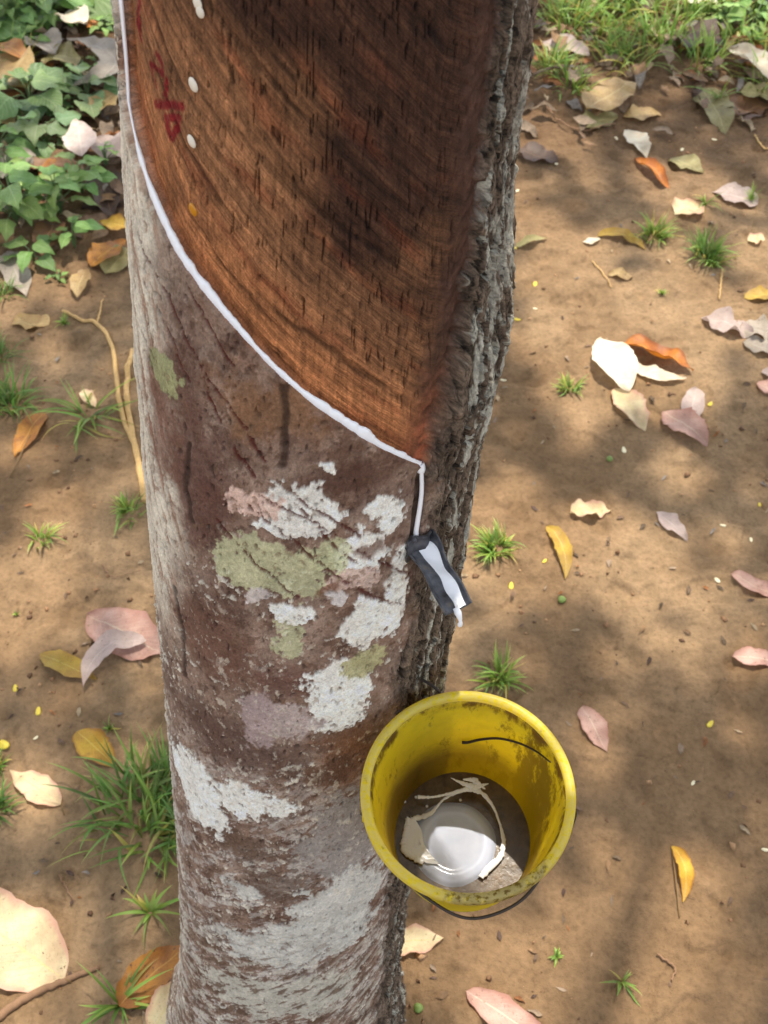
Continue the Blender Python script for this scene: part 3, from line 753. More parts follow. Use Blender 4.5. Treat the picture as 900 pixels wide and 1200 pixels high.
# crumbs of soil
def crumbs(n, smin, smax, region, name, mat, label, cat, colr=None, seed=3, dens=None):
    rg = np.random.default_rng(seed); mb = MB()
    ico = np.array([(0, 0, 1), (.9, 0, .1), (.2, .85, 0), (-.8, .3, .1), (-.3, -.8, .05), (.5, -.6, 0), (0, 0, -.6)])
    F = np.array([[0, 1, 2, 2], [0, 2, 3, 3], [0, 3, 4, 4], [0, 4, 5, 5], [0, 5, 1, 1]])
    Fq = np.array([[0, 1, 2, 3], [0, 3, 4, 5], [0, 5, 6, 1], [1, 6, 3, 2], [3, 6, 5, 4]])
    m = 0
    while m < n:
        x = rg.uniform(region[0], region[1]); y = rg.uniform(region[2], region[3])
        if dens is not None and rg.random() > dens(x, y): m += 1; continue
        s_ = smin * (smax / smin) ** (rg.random() ** 2.2)
        v = ico * s_ * (1 + .3 * rg.normal(size=(7, 1))) ; a_ = rg.uniform(0, 6.28); ca, sa = math.cos(a_), math.sin(a_)
        v = v @ np.array([[ca, sa, 0], [-sa, ca, 0], [0, 0, .7]]).T
        mb.add(v + [x, y, ground_z(x, y) + s_ * .1], Fq, (colr[rg.integers(len(colr))] if colr else (1, 1, 1))); m += 1
    o = mb.build(name, mat); tag(o, label, cat, kind='stuff'); return o
t = NT('soil_crumb'); a = t.attr('Col'); co = t.coord(); n1 = t.noise(co, 300, 4)
t.set(t.p, Base_Color=t.mix(1.0, a.outputs['Color'], t.ramp(n1, [(.3, .7), (.7, 1.2)]), 'MULTIPLY'), Roughness=.95); M_crumb = t.m
def dcr(x, y): return float(np.clip(.35 + 1.3 * perlin(np.array(x * 3.), np.array(y * 3.), 2.2), .08, 1)) * (1.0 if y < 1.2 else .75)
crumbs(15000, .0009, .0070, (-1.1, 1.25, .15, 3.0), 'soil_crumbs', M_crumb, 'loose brown soil crumbs scattered over the bare earth', 'soil crumbs',
       [lin((150, 112, 78)), lin((120, 88, 60)), lin((172, 134, 96)), lin((98, 70, 48))], 3, dcr)

# ------------------------------------------------------------------ fallen leaves
LM = {}
def leaf_mat(key, base, second, vein, spot=(.10, .05, .03), spots=.25, rough=.55, trans=.25, edge=None):
    t = NT('leaf_' + key); uv = t.coord('UV'); co = t.coord()
    sp = t.n('ShaderNodeSeparateXYZ'); t.t.links.new(uv, sp.inputs[0]); U, Vv = sp.outputs[0], sp.outputs[1]   # U along 0..1, V across 0..1
    av = t.math('ABSOLUTE', t.math('SUBTRACT', Vv, .5))
    oi = t.n('ShaderNodeObjectInfo')
    n1 = t.noise(co, 34, 4, .6); n2 = t.noise(co, 160, 4, .6)
    c = t.mix(t.ramp(n1, [(.36, 0.0), (.62, 1.0)]), lin(base), lin(second))
    side = t.math('SINE', t.math('MULTIPLY', t.math('SUBTRACT', U, t.math('MULTIPLY', av, .55)), 88))
    sv = t.math('MULTIPLY', t.ramp(side, [(.80, 0.0), (1.0, .40)]), t.ramp(av, [(.02, 1.0), (.46, .2)]))
    c = t.mix(sv, c, lin(vein))
    c = t.mix(t.ramp(av, [(.008, .85), (.028, 0.0)]), c, lin(vein))
    c = t.mix(t.ramp(n2, [(.60, 0.0), (.72, spots * 2.2)]), c, spot)
    n4 = t.noise(co, 14, 5, .65); c = t.mix(t.ramp(n4, [(.50, 0.0), (.66, .42)]), c, tuple(np.array(lin(second)) * .45))
    n5 = t.noise(co, 420, 3, .6); c = t.mix(t.ramp(n5, [(.64, 0.0), (.70, .7)]), c, spot)
    if edge: c = t.mix(t.ramp(t.math('ADD', av, t.math('MULTIPLY', n1, .16)), [(.46, 0.0), (.56, .7)]), c, lin(edge))
    hv = t.n('ShaderNodeHueSaturation'); t.t.links.new(c, hv.inputs['Color'])
    t.t.links.new(t.math('ADD', .90, t.math('MULTIPLY', oi.outputs['Random'], .2)), hv.inputs['Value'])
    c = hv.outputs[0]
    t.set(t.p, Base_Color=c, Roughness=rough)
    t.bump(t.math('ADD', t.math('MULTIPLY', sv, 1.2), t.math('MULTIPLY', n2, .4)), .5, .0012)
    if trans: t.translucent(c, trans)
    LM[key] = t.m
leaf_mat('pink', (206, 166, 148), (190, 144, 126), (220, 196, 168), spots=.25, edge=(176, 124, 106))
leaf_mat('palepink', (220, 200, 186), (206, 180, 166), (228, 212, 196), spots=.2)
leaf_mat('mauve', (176, 154, 144), (194, 172, 160), (206, 190, 178), spots=.15)
leaf_mat('greyleaf', (150, 138, 124), (172, 158, 140), (184, 172, 156), spots=.3)
leaf_mat('cream', (230, 212, 164), (220, 188, 146), (226, 206, 140), spots=.15, edge=(206, 150, 130))
leaf_mat('white', (240, 230, 206), (232, 212, 180), (240, 232, 200), spots=.05)
leaf_mat('yellow', (214, 172, 52), (196, 146, 40), (226, 196, 90), spots=.2, edge=(150, 92, 30))
leaf_mat('mustard', (190, 158, 60), (170, 132, 48), (206, 184, 90), spots=.25)
leaf_mat('orange', (206, 126, 34), (176, 98, 26), (220, 160, 70), spots=.25, edge=(130, 70, 24))
leaf_mat('tan', (190, 160, 104), (170, 136, 86), (206, 182, 130), spots=.45)
leaf_mat('brown', (140, 100, 62), (116, 80, 52), (166, 128, 88), spots=.4)
leaf_mat('darkbrown', (104, 80, 62), (84, 62, 50), (130, 104, 80), spots=.3)
leaf_mat('olive', (160, 150, 98), (140, 128, 80), (184, 172, 120), spots=.35)
leaf_mat('ochre', (184, 124, 40), (150, 92, 34), (200, 150, 70), spots=.5)

def leaf_geo(A, Cc, B_, w, arch=.15, cup=.25, wave=.06, twist=0.0, blunt=.0, lift=.004, seed=0, nu=22, nv=9, roll=0.0, follow=True):
    """leaf sheet between ground points A (base) and B (tip) bending through Cc"""
    rg = np.random.default_rng(seed)
    arch *= .45; cup *= .5
    L = np.linalg.norm(B_ - A); V = []; UV = []
    ph = rg.uniform(0, 6.28, 4)
    for i in range(nu):
        u = i / (nu - 1)
        c = (1 - u)**2 * A + 2 * u * (1 - u) * Cc + u * u * B_
        d = 2 * (1 - u) * (Cc - A) + 2 * u * (B_ - Cc); d[2] = 0; d /= np.linalg.norm(d) + 1e-9
        pr = math.sin(math.pi * u ** (.80 + blunt)) ** (.72) if 0 < u < 1 else 0
        pr *= (1 - .25 * sstep(.75, 1, u)) * (1 + .05 * math.sin(u * 17 + ph[3]) + .04 * rg.normal()); ww = max(w * .5 * pr, .0005)
        s_ = np.array([-d[1], d[0], 0.])
        base = c.copy()
        zc_ = (ground_z(c[0], c[1]) if follow else c[2]) + lift + arch * L * (math.sin(math.pi * u)) + .25 * wave * w * math.sin(u * 9 + ph[0])
        a = roll + twist * (u - .5)
        for j in range(nv):
            v = j / (nv - 1) * 2 - 1
            q = ww * v
            h = cup * w * v * v * pr + wave * w * v * math.sin(u * 11 + ph[1] + (1.3 if v > 0 else 0)) * abs(v) + .35 * wave * w * math.sin(u * 23 + ph[2]) * v * v
            # roll about the midrib
            qq = q * math.cos(a) - h * math.sin(a); hh = q * math.sin(a) + h * math.cos(a)
            p = base + s_ * qq; p[2] = zc_ + hh
            V.append(p); UV.append((u, j / (nv - 1)))
    V = np.array(V)
    if follow:
        mz = np.array([ground_z(p[0], p[1]) for p in V]); bad = V[:, 2] < mz + .0012
        V[bad, 2] = mz[bad] + .0012 + .0004 * rg.random(bad.sum())
    return V, grid_faces(nu, nv), np.array(UV)

nleaf = 0
def leaf(a, b, wpx, mat, label, bend=0.0, h=0.0, stalk=None, group=None, **k):
    """a, b: frame points of the leaf base and tip; built on the ground where they fall"""
    global nleaf; nleaf += 1
    A = gpt(*a, h); B_ = gpt(*b, h)
    m = ((a[0] + b[0]) / 2, (a[1] + b[1]) / 2); dx, dy = b[0] - a[0], b[1] - a[1]; L = math.hypot(dx, dy)
    n_ = (-dy / L, dx / L)
    w = np.linalg.norm(gpt(m[0] + n_[0] * wpx / 2, m[1] + n_[1] * wpx / 2) - gpt(m[0] - n_[0] * wpx / 2, m[1] - n_[1] * wpx / 2))
    w = min(w, np.linalg.norm(B_ - A) * 1.2)
    Cc = gpt(m[0] + n_[0] * bend * L, m[1] + n_[1] * bend * L, h)
    Cc = Cc + (Cc - (A + B_) / 2)
    V, F, UV = leaf_geo(A, Cc, B_, w, seed=nleaf, lift=.003 + h, **k)
    org = (A + B_) / 2; org[2] = ground_z(org[0], org[1])
    o = mesh_obj('fallen_leaf', V, F, LM[mat], None, True, None, UV, tuple(org))
    tag(o, label, 'leaf', group or 'leaves fallen on the ground')
    if stalk:
        S = gpt(*stalk); P0 = V[4]
        pth = smooth_path([P0, (P0 + S) / 2 + [0, 0, .006], S + [0, 0, .002]], 10)
        Vt, Ft = tube(pth, .0011, 6); mesh_obj('leaf_stalk', Vt, Ft, M_stalk, o, True, None, None, tuple(org))
    return o
M_stalk = mat_simple('leaf_stalk', lin((120, 92, 52)), .7, 200)

leaf((103, 722), (192, 768), 58, 'pink', 'large flat pink leaf touching the left edge of the trunk', blunt=.15, arch=.05, cup=.10)
leaf((172, 752), (98, 806), 24, 'mauve', 'curved mauve leaf lying over the end of the large flat pink leaf', bend=.22, arch=.08, cup=.3, h=.012)
leaf((47, 768), (114, 798), 26, 'mustard', 'olive yellow leaf with pale edge just left of the pink leaf pair', arch=.12, cup=.2)
leaf((90, 858), (137, 900), 36, 'yellow', 'bright yellow oval leaf lying above the big left grass clump', arch=.10, cup=.15)
leaf((72, 944), (12, 904), 34, 'cream', 'cream pink leaf with short stalk left of the big grass clump', stalk=(76, 956), arch=.08, cup=.2)
leaf((76, 1148), (-72, 1046), 104, 'cream', 'largest pale cream leaf, cut by the bottom left edge of the photo', arch=.05, cup=.10, stalk=(84, 1152))
leaf((140, 1180), (222, 1108), 50, 'ochre', 'orange brown leaf leaning at the foot of the trunk', arch=.15, cup=.2, h=.01)
leaf((178, 1215), (222, 1142), 36, 'cream', 'pale leaf standing against the foot of the trunk below the orange brown leaf', arch=.3, cup=.3, h=.02)
leaf((52, 484), (18, 538), 22, 'ochre', 'brownish yellow leaf beside the grass at the left photo edge', arch=.12, cup=.25, stalk=(12, 560))
leaf((96, 459), (113, 479), 15, 'cream', 'tiny pale yellow leaf behind the sparse grass tuft left of the trunk', arch=.1)
leaf((58, 381), (14, 383), 16, 'tan', 'tan boat shaped leaf left of the start of the twisted roots', arch=.06, cup=.3)
leaf((100, 318), (90, 349), 18, 'tan', 'small upright tan leaf below the sprouting weed', arch=.15, h=.01)
leaf((152, 268), (116, 262), 16, 'yellow', 'yellow leaf touching the trunk left edge under the green weeds', arch=.12, h=.01)
leaf((106, 312), (148, 284), 20, 'ochre', 'orange brown curled leaf touching the trunk left edge below the yellow one', arch=.12, h=.008)
leaf((124, 322), (158, 290), 24, 'olive', 'olive brown leaf under the orange brown curled leaf at the trunk', arch=.06)
leaf((66, 256), (50, 302), 28, 'brown', 'rust brown leaf hanging out below the leafy weed', arch=.1, h=.015)
leaf((8, 296), (32, 350), 32, 'greyleaf', 'grey brown leaf at the left photo edge below the leafy weed', arch=.08)
leaf((46, 206), (90, 212), 24, 'ochre', 'orange brown leaf with dark fold between the weeds', arch=.15, h=.03)
leaf((28, 198), (100, 196), 14, 'brown', 'long brown leaf lying along the orange brown folded leaf', arch=.12, h=.03)
leaf((4, 210), (42, 182), 28, 'greyleaf', 'grey tan leaf between weeds at the left photo edge', arch=.1, h=.03)
leaf((90, 140), (97, 184), 36, 'palepink', 'pale pink drop shaped leaf standing out among the weeds', blunt=.55, arch=.05, h=.05, cup=.05)
leaf((112, 164), (146, 186), 22, 'mauve', 'mauve leaf between the pale pink drop shaped leaf and the trunk', arch=.05, h=.03)
leaf((116, 192), (132, 258), 40, 'darkbrown', 'broad brown leaf beside the trunk above the yellow leaf', arch=.04, h=.012, blunt=-.1)
leaf((78, 46), (68, 108), 34, 'greyleaf', 'big curled papery tan leaf bent like a hook beside the trunk', bend=-1.05, arch=.22, cup=.35, h=.03, nu=34)
leaf((-30, 82), (32, 104), 46, 'tan', 'broad spotted yellow tan leaf at the left photo edge', arch=.06, h=.04, blunt=.1)
leaf((-8, 56), (38, 78), 16, 'ochre', 'folded orange tan leaf behind the broad spotted leaf', arch=.3, h=.04)
leaf((-24, 150), (28, 136), 28, 'tan', 'yellow tan leaf below the broad spotted leaf', arch=.08, h=.03)
leaf((54, 68), (98, 70), 24, 'olive', 'olive grey leaf half shaded inside the hook of the curled leaf', arch=.12, h=.02)
leaf((42, 44), (66, 64), 24, 'greyleaf', 'small grey leaf above the olive grey leaf', arch=.1, h=.03)
leaf((102, 34), (122, 31), 16, 'orange', 'small orange brown leaf at the top beside the trunk', arch=.1, h=.03)
leaf((76, 18), (99, 30), 18, 'white', 'small bright whitish leaf near the top left', arch=.2, h=.05)
leaf((112, 134), (138, 112), 18, 'tan', 'torn tan leaf against the trunk edge between weeds', arch=.2, h=.03)
leaf((12, 152), (40, 158), 14, 'darkbrown', 'small dark curled leaf among the left weeds', arch=.2, cup=.5, h=.02)
# right side
leaf((687, 130), (744, 99), 28, 'tan', 'broad glossy tan leaf lying on the litter at the upper right', arch=.08, h=.02, cup=.1)
leaf((680, 152), (724, 136), 18, 'olive', 'dull olive leaf just below the broad glossy tan leaf', arch=.05)
leaf((736, 153), (758, 186), 18, 'white', 'whitish leaf touching the tip of the orange curled leaf', arch=.1)
leaf((744, 186), (784, 222), 11, 'orange', 'narrow bright orange curled leaf on the upper right soil', arch=.18, cup=.6)
leaf((785, 187), (824, 204), 14, 'olive', 'pale olive leaf right of the orange curled leaf', arch=.08)
leaf((888, 240), (834, 226), 20, 'mauve', 'lavender grey leaf near the right photo edge with long bent stalk', arch=.08, stalk=(877, 286))
leaf((818, 240), (790, 254), 24, 'cream', 'roundish cream leaf above the two bright grass tufts', arch=.12, blunt=.1)
leaf((700, 279), (756, 294), 12, 'mustard', 'mustard yellow arched leaf left of the bright grass tufts', bend=-.16, arch=.1, cup=.4)
leaf((683, 284), (703, 281), 9, 'white', 'tiny whitish leaf at the end of the mustard yellow arched leaf', arch=.05)
leaf((713, 322), (742, 325), 9, 'tan', 'small beige leaf below the mustard yellow arched leaf', arch=.05)
leaf((872, 350), (918, 344), 13, 'mustard', 'yellow green leaf at the right photo edge', arch=.05)
leaf((822, 373), (882, 396), 22, 'mauve', 'wrinkled lavender leaf reaching in from the right photo edge', wave=.22, arch=.12)
leaf((866, 388), (915, 392), 22, 'greyleaf', 'grey leaf joined to the wrinkled lavender leaf at the right', wave=.15, arch=.1)
leaf((870, 402), (918, 418), 18, 'greyleaf', 'lower grey leaf under the wrinkled lavender leaf', wave=.1, arch=.04)
leaf((876, 284), (896, 282), 12, 'cream', 'tiny cream leaf near the right photo edge below the lavender grey leaf', arch=.05)
leaf((704, 398), (738, 458), 44, 'white', 'white sunlit oval leaf next to the orange and white curled leaf', arch=.10, h=.012, cup=.1, blunt=.1)  # white leaf colour carries the glare of strong sun
leaf((728, 407), (812, 436), 24, 'orange', 'bright orange leaf with white sunlit lower edge', arch=.10, cup=.45, h=.006, roll=-.35)
leaf((736, 424), (804, 444), 13, 'white', 'white curled strip standing in for the sunlit rim of the bright orange leaf', bend=.12, arch=.06, cup=.3, h=.002)  # separate white strip paints the sunlit edge of the orange leaf
leaf((722, 456), (756, 506), 28, 'cream', 'yellow cream leaf directly below the white sunlit oval leaf', arch=.1)
leaf((816, 456), (804, 506), 26, 'mauve', 'pale upper leaf of the crossed mauve pair on the right', arch=.08, blunt=.1)
leaf((778, 482), (829, 522), 28, 'pink', 'lower pink leaf of the crossed mauve pair on the right', arch=.10, h=.006)
leaf((668, 602), (716, 600), 20, 'cream', 'cream folded leaf on the bare soil right of the grass clump', arch=.15, wave=.2, cup=.3)
leaf((640, 618), (662, 680), 18, 'mustard', 'mustard leaf with curled tip right of the dense grass clump', bend=-.12, arch=.12, cup=.35)
leaf((770, 600), (805, 635), 18, 'mauve', 'single mauve leaf alone in the middle of the right soil', arch=.08, wave=.12)
leaf((856, 674), (918, 694), 20, 'pink', 'pink leaf at the right photo edge, upper of two', bend=.1, arch=.06)
leaf((858, 770), (918, 776), 21, 'pink', 'flat pink leaf at the right photo edge, lower of two', arch=.04)
leaf((682, 829), (711, 882), 26, 'pink', 'upright dusty pink leaf right of the yellow bucket', arch=.05)
leaf((786, 992), (800, 1058), 18, 'yellow', 'yellow curled leaf with dark stalk on the lower right soil', bend=-.14, arch=.12, cup=.4, stalk=(796, 1076))
leaf((546, 1162), (650, 1232), 40, 'pink', 'dusty pink leaf at the bottom edge right of the trunk', arch=.08)
leaf((448, 1108), (520, 1100), 34, 'cream', 'washed out pink cream leaf at the right foot of the trunk', arch=.08, wave=.12)
leaf((886, 450), (918, 466), 16, 'pink', 'pink leaf tip just inside the right photo edge', arch=.06)
leaf((892, 438), (918, 444), 12, 'mauve', 'mauve leaf tip above the pink leaf tip at the right edge', arch=.06)
leaf((590, 304), (600, 330), 12, 'orange', 'small orange leaf peeping out beside the dark bark', arch=.1)
leaf((604, 290), (642, 280), 7, 'olive', 'thin yellowish curl on the soil right of the dark bark', arch=.15, cup=.5)
leaf((852, 58), (910, 98), 16, 'white', 'long cream curled leaf at the upper right edge', arch=.12, cup=.5, h=.02)
leaf((866, 70), (912, 82), 22, 'orange', 'orange leaf under the long cream curled leaf', arch=.08, h=.01)
leaf((822, 104), (850, 158), 24, 'olive', 'olive yellow leaf crossed by a green blade at the upper right', arch=.08)
leaf((636, 50), (690, 68), 24, 'mauve', 'mauve grey leaf behind the bright tuft near the trunk', arch=.06, h=.01)
leaf((806, 4), (842, 8), 14, 'white', 'whitish leaf at the top edge of the photo', arch=.1, h=.03)
leaf((790, 40), (844, 62), 30, 'darkbrown', 'wide dull brown leaf in the upper right grass', arch=.06, h=.01)
leaf((606, 178), (654, 192), 20, 'darkbrown', 'dark brown leaf at the trunk in the right litter', arch=.05)
leaf((846, 136), (905, 128), 20, 'brown', 'pinkish brown leaf low in the upper right litter', arch=.05)
leaf((868, 108), (918, 118), 22, 'olive', 'faded olive leaf at the right edge in the litter', arch=.05, h=.01)
leaf((730, 138), (775, 136), 16, 'tan', 'small tan leaf above the whitish leaf in the litter', arch=.08)

# layer of broken old leaves (uncountable)
t = NT('leaf_litter'); a = t.attr('Col'); co = t.coord(); n1 = t.noise(co, 120, 4)
c = t.mix(1.0, a.outputs['Color'], t.ramp(n1, [(.3, .65), (.7, 1.25)]), 'MULTIPLY')
t.set(t.p, Base_Color=c, Roughness=.75); t.bump(n1, .5, .002); t.translucent(c, .15); M_litter = t.m
def litter(n, pxr, smin, smax, seed, name, label, dens=None, hmax=.03):
    rg = np.random.default_rng(seed); mb = MB()
    pal = [lin(x) for x in [(150, 128, 104), (116, 90, 68), (92, 68, 54), (172, 150, 118), (136, 104, 70), (128, 118, 108), (104, 84, 62), (150, 96, 50)]]
    for _ in range(n):
        px, py = rg.uniform(pxr[0], pxr[1]), rg.uniform(pxr[2], pxr[3])
        if dens and rg.random() > dens(px, py): continue
        A = gpt(px, py); L = rg.uniform(smin, smax); an = rg.uniform(0, 6.28)
        B_ = A + np.array([math.cos(an), math.sin(an), 0]) * L
        k_ = rg.normal(0, .12) * L; Cc = (A + B_) / 2 + np.array([-math.sin(an), math.cos(an), 0]) * k_
        w = L * rg.uniform(.25, .5)
        V, F, UV = leaf_geo(A, Cc, B_, w, arch=rg.uniform(.0, .25), cup=rg.uniform(0, .5), wave=rg.uniform(.05, .2), twist=rg.normal(0, .5), lift=rg.uniform(.001, hmax), seed=int(rg.integers(1e9)), nu=9, nv=5, roll=rg.normal(0, .3))
        mb.add(V, F, pal[rg.integers(len(pal))] * rg.uniform(.7, 1.15), UV)
    o = mb.build(name, M_litter); tag(o, label, 'leaf litter', kind='stuff')
def d_tr(px, py): return np.clip((178 - py) / 90 - max(0, (px - 800)) / 500 + .15 * (px < 700), 0, 1)
litter(330, (596, 960, -60, 215), .03, .10, 5, 'leaf_litter', 'layer of broken brown old leaves in the upper right corner', d_tr)
litter(380, (-60, 165, -60, 300), .03, .10, 6, 'leaf_litter', 'layer of old brown leaves under the green weeds at upper left', lambda x, y: np.clip((300 - y) / 90, 0, 1))

litter(420, (-40, 940, 180, 1240), .006, .020, 9, 'leaf_crumbs', 'tiny dry leaf fragments strewn over the bare soil', None, .004)
# ------------------------------------------------------------------ grass tufts
def grass_mat(name, a, b, tip):
    t = NT(name); at = t.attr('Col'); uv = t.coord('UV'); sp = t.n('ShaderNodeSeparateXYZ'); t.t.links.new(uv, sp.inputs[0])
    c = t.mix(sp.outputs[0], a, b); c = t.mix(t.ramp(sp.outputs[0], [(.75, 0.0), (1.0, .8)]), c, tip)
    c = t.mix(1.0, c, at.outputs['Color'], 'MULTIPLY')
    t.set(t.p, Base_Color=c, Roughness=.45); t.translucent(c, .35); return t.m
M_grass = grass_mat('grass_blade', (.140, .235, .040), (.290, .470, .080), (.42, .44, .16))
M_grass_d = grass_mat('grass_blade_dark', (.100, .180, .036), (.190, .350, .070), (.30, .34, .12))
def blade(mb, base, an, L, w, curve, rg, lean0=.2, n=9):
    """ribbon that leaves the ground and bows outward"""
    d = np.array([math.cos(an), math.sin(an), 0]); s_ = np.array([-d[1], d[0], 0])
    p = base.copy(); el = math.pi / 2 - lean0; V = []; UV = []
    side_c = rg.normal(0, .28)
    for i in range(n):
        u = i / (n - 1); ww = w * .5 * (1 - u ** 1.8) * min(1, .45 + 2.2 * u) + 1e-5
        V += [p - s_ * ww + [0, 0, ww * .5], p, p + s_ * ww + [0, 0, ww * .5]]; UV += [(u, 0), (u, .5), (u, 1)]
        el -= curve / n; st_ = L / n
        p = p + (d * math.cos(el) + s_ * side_c * u + np.array([0, 0, math.sin(el)])) * st_
        gz = ground_z(p[0], p[1]) + .0015
        if p[2] < gz: p[2] = gz
    k = rg.uniform(.55, 1.35); dry = rg.random() < .13; mb.add(V, grid_faces(n, 3), np.array([k * 2.0, k * 1.05, k * 1.2]) if dry else np.array([k * rg.uniform(.85, 1.3), k, k * .9]), UV)
def tuft(px, py, rpx, n, label, dark=False, long=1.0, wid=1.0, curve=1.2, spread=.25, seed=None, flat=0.0, cover=False, pal=None):
    c = gpt(px, py); c[2] = ground_z(c[0], c[1])
    r = np.linalg.norm(gpt(px + rpx, py) - gpt(px, py))
    rg = np.random.default_rng(int(px * 7 + py * 13 + 1000)); mb = MB()
    spread = spread + .16 if n > 24 else .04; bias = rg.uniform(0, 6.28)
    for _ in range(int(n * 1.05)):
        an = rg.uniform(0, 6.28) if rg.random() < .55 else bias + rg.normal(0, .7); q = r * spread * math.sqrt(rg.random()); b = c + [q * math.cos(an + rg.normal(0, .5)), q * math.sin(an), 0]
        b[2] = ground_z(b[0], b[1]) - .002
        L = r * long * rg.uniform(.45, 1.35)
        blade(mb, b, an + rg.normal(0, .9), L, wid * rg.uniform(.0020, .0052), curve * rg.uniform(.3, 1.7), rg, lean0=flat + rg.uniform(.0, .75))
    o = mb.build('grass_tuft', M_grass_d if dark else M_grass, None, tuple(c))
    tag(o, label, 'grass', 'grass tufts on the bare soil')
    return o
tuft(105, 490, 50, 30, 'sparse long bladed grass tuft left of the trunk beside the twisted roots', long=1.3, wid=1.5, spread=.2, flat=.35)
tuft(14, 478, 42, 90, 'dense grass clump at the left photo edge above the brownish yellow leaf', dark=True, long=1.2, wid=1.3)
tuft(-2, 420, 34, 60, 'grass at the left edge above the densest left clump', dark=True, long=1.2)
tuft(2, 350, 26, 40, 'small grass clump at the left edge under the grey brown leaf', dark=True, long=1.2)
tuft(152, 602, 26, 55, 'short bright grass tuft touching the left side of the trunk', long=1.1)
tuft(48, 634, 26, 34, 'sunlit pale grass tuft on the bright left soil', long=1.1)
tuft(20, 721, 8, 10, 'tiny grass seedling on the bright left soil')
tuft(168, 952, 70, 210, 'large dense grass clump against the lower left of the trunk', long=1.05, wid=1.25, spread=.62, dark=True)
tuft(175, 985, 50, 60, 'front part of grass with long arching blades under the large clump', long=1.1, wid=1.3, spread=.4, flat=.3)
tuft(-2, 952, 32, 70, 'dense dark grass clump at the left edge beside the cream pink leaf', long=1.2, dark=True)
tuft(-6, 900, 20, 30, 'grass at the left edge above the dark clump', long=1.1)
tuft(176, 1070, 46, 16, 'sparse star shaped grass above the orange brown leaf', long=1.15, wid=1.7, spread=.12, flat=.2)
tuft(142, 1178, 62, 22, 'sparse long grass at the bottom left in front of the orange brown leaf', long=1.2, wid=1.5, spread=.2, flat=.2)
tuft(128, 855, 12, 8, 'tiny grass sprout right of the bright yellow oval leaf', long=1.6)
tuft(76, 380, 12, 24, 'tiny grass sprout beside the tan boat shaped leaf', long=1.2)
tuft(668, 456, 22, 60, 'small grass tuft left of the white sunlit oval leaf', long=1.0)
tuft(583, 643, 32, 130, 'dense round grass tuft right of the spout', long=1.05)
tuft(586, 792, 32, 80, 'grass tuft just above the rim of the yellow bucket', long=1.1, wid=1.2)
tuft(765, 278, 28, 90, 'bright grass tuft, left one of the pair at the upper right', long=1.1, wid=1.3)
tuft(826, 304, 34, 130, 'bright grass tuft, right one of the pair at the upper right', long=1.1, wid=1.3)
tuft(826, 240, 22, 14, 'few long blades beside the lavender grey leaf', long=1.4, wid=1.5)
tuft(776, 345, 10, 22, 'tiny pale grass sprout below the pair of bright tufts', long=1.2)
tuft(652, 1122, 12, 14, 'tiny green seedling on the soil below the bucket', long=1.1)
tuft(728, 1150, 26, 12, 'sparse thin grass at the lower right', long=1.3, wid=.9, flat=.3)
tuft(880, 235, 18, 20, 'faint grass at the right edge by the lavender grey leaf', long=1.2, wid=.8)
tuft(645, 80, 34, 90, 'bright green tuft against the right edge of the bark at the top', long=1.2, wid=1.3)
for (px, py, r_, n_, lb) in [(668, 34, 30, 70, 'tall bright grass right of the tuft at the bark'), (726, 78, 28, 50, 'bright grass reaching over the small tan litter leaves'), (776, 52, 30, 60, 'bright grass left of the wide dull brown leaf, lower clump'),
        (818, 76, 26, 40, 'thin grass between the wide dull brown leaf and the olive yellow leaf'), (826, 8, 34, 80, 'grass under the whitish leaf at the top edge'), (712, 4, 34, 80, 'bright grass at the top edge in the middle of the right corner'),
        (900, 100, 24, 40, 'grass at the right edge beside the faded olive leaf'), (665, 100, 22, 36, 'low grass below the mauve grey leaf')]:
    tuft(px, py, r_ * 1.3, int(n_ * 1.4), lb, long=1.3, wid=1.8, spread=.6)
for i, (px, py, r_, n_) in enumerate([(680, 8, 34, 60), (716, 30, 32, 60), (756, 14, 34, 70), (742, 62, 26, 30), (800, 22, 30, 50), (874, 20, 36, 90), (892, 62, 26, 60), (842, 118, 30, 14), (700, -30, 40, 80), (780, -35, 40, 80), (860, -30, 40, 80), (862, 50, 24, 40), (640, -20, 30, 40), (700, 56, 20, 10)]):
    tuft(px, py, r_, n_, ['broad bladed grass beside the bark at the very top right', 'grass clump left of the top middle of the right corner', 'grass clump at the top edge above the broad tan leaf', 'few broad blades hanging over the litter above the tan leaf',
        'grass clump left of the wide dull brown leaf', 'thick grass clump at the top right corner', 'grass clump just above the orange leaf at the right edge', 'long blades bending over the olive yellow leaf',
        'grass row beyond the top edge, left', 'grass row beyond the top edge, middle', 'grass row beyond the top edge, right', 'short grass clump above the long cream curled leaf', 'dark grass at the top edge next to the bark', 'single broad blades above the broad glossy tan leaf'][i], long=1.5, wid=2.0, spread=.7)

# ------------------------------------------------------------------ leafy weeds
def weed_mat(name, a, b, vein):
    t = NT(name); at = t.attr('Col'); uv = t.coord('UV'); co = t.coord(); sp = t.n('ShaderNodeSeparateXYZ'); t.t.links.new(uv, sp.inputs[0])
    U, Vv = sp.outputs[0], sp.outputs[1]; av = t.math('ABSOLUTE', t.math('SUBTRACT', Vv, .5))
    n1 = t.noise(co, 90, 4); c = t.mix(n1, a, b)
    sd = t.math('SINE', t.math('MULTIPLY', t.math('SUBTRACT', U, t.math('MULTIPLY', av, .9)), 46))
    sv = t.ramp(sd, [(.7, 0.0), (1.0, .5)]); c = t.mix(sv, c, vein); c = t.mix(t.ramp(av, [(.01, .7), (.04, 0.0)]), c, vein)
    c = t.mix(1.0, c, at.outputs['Color'], 'MULTIPLY')
    t.set(t.p, Base_Color=c, Roughness=.5); t.bump(t.math('ADD', sd, t.math('MULTIPLY', n1, 2.0)), .35, .0014); t.translucent(c, .3); return t.m
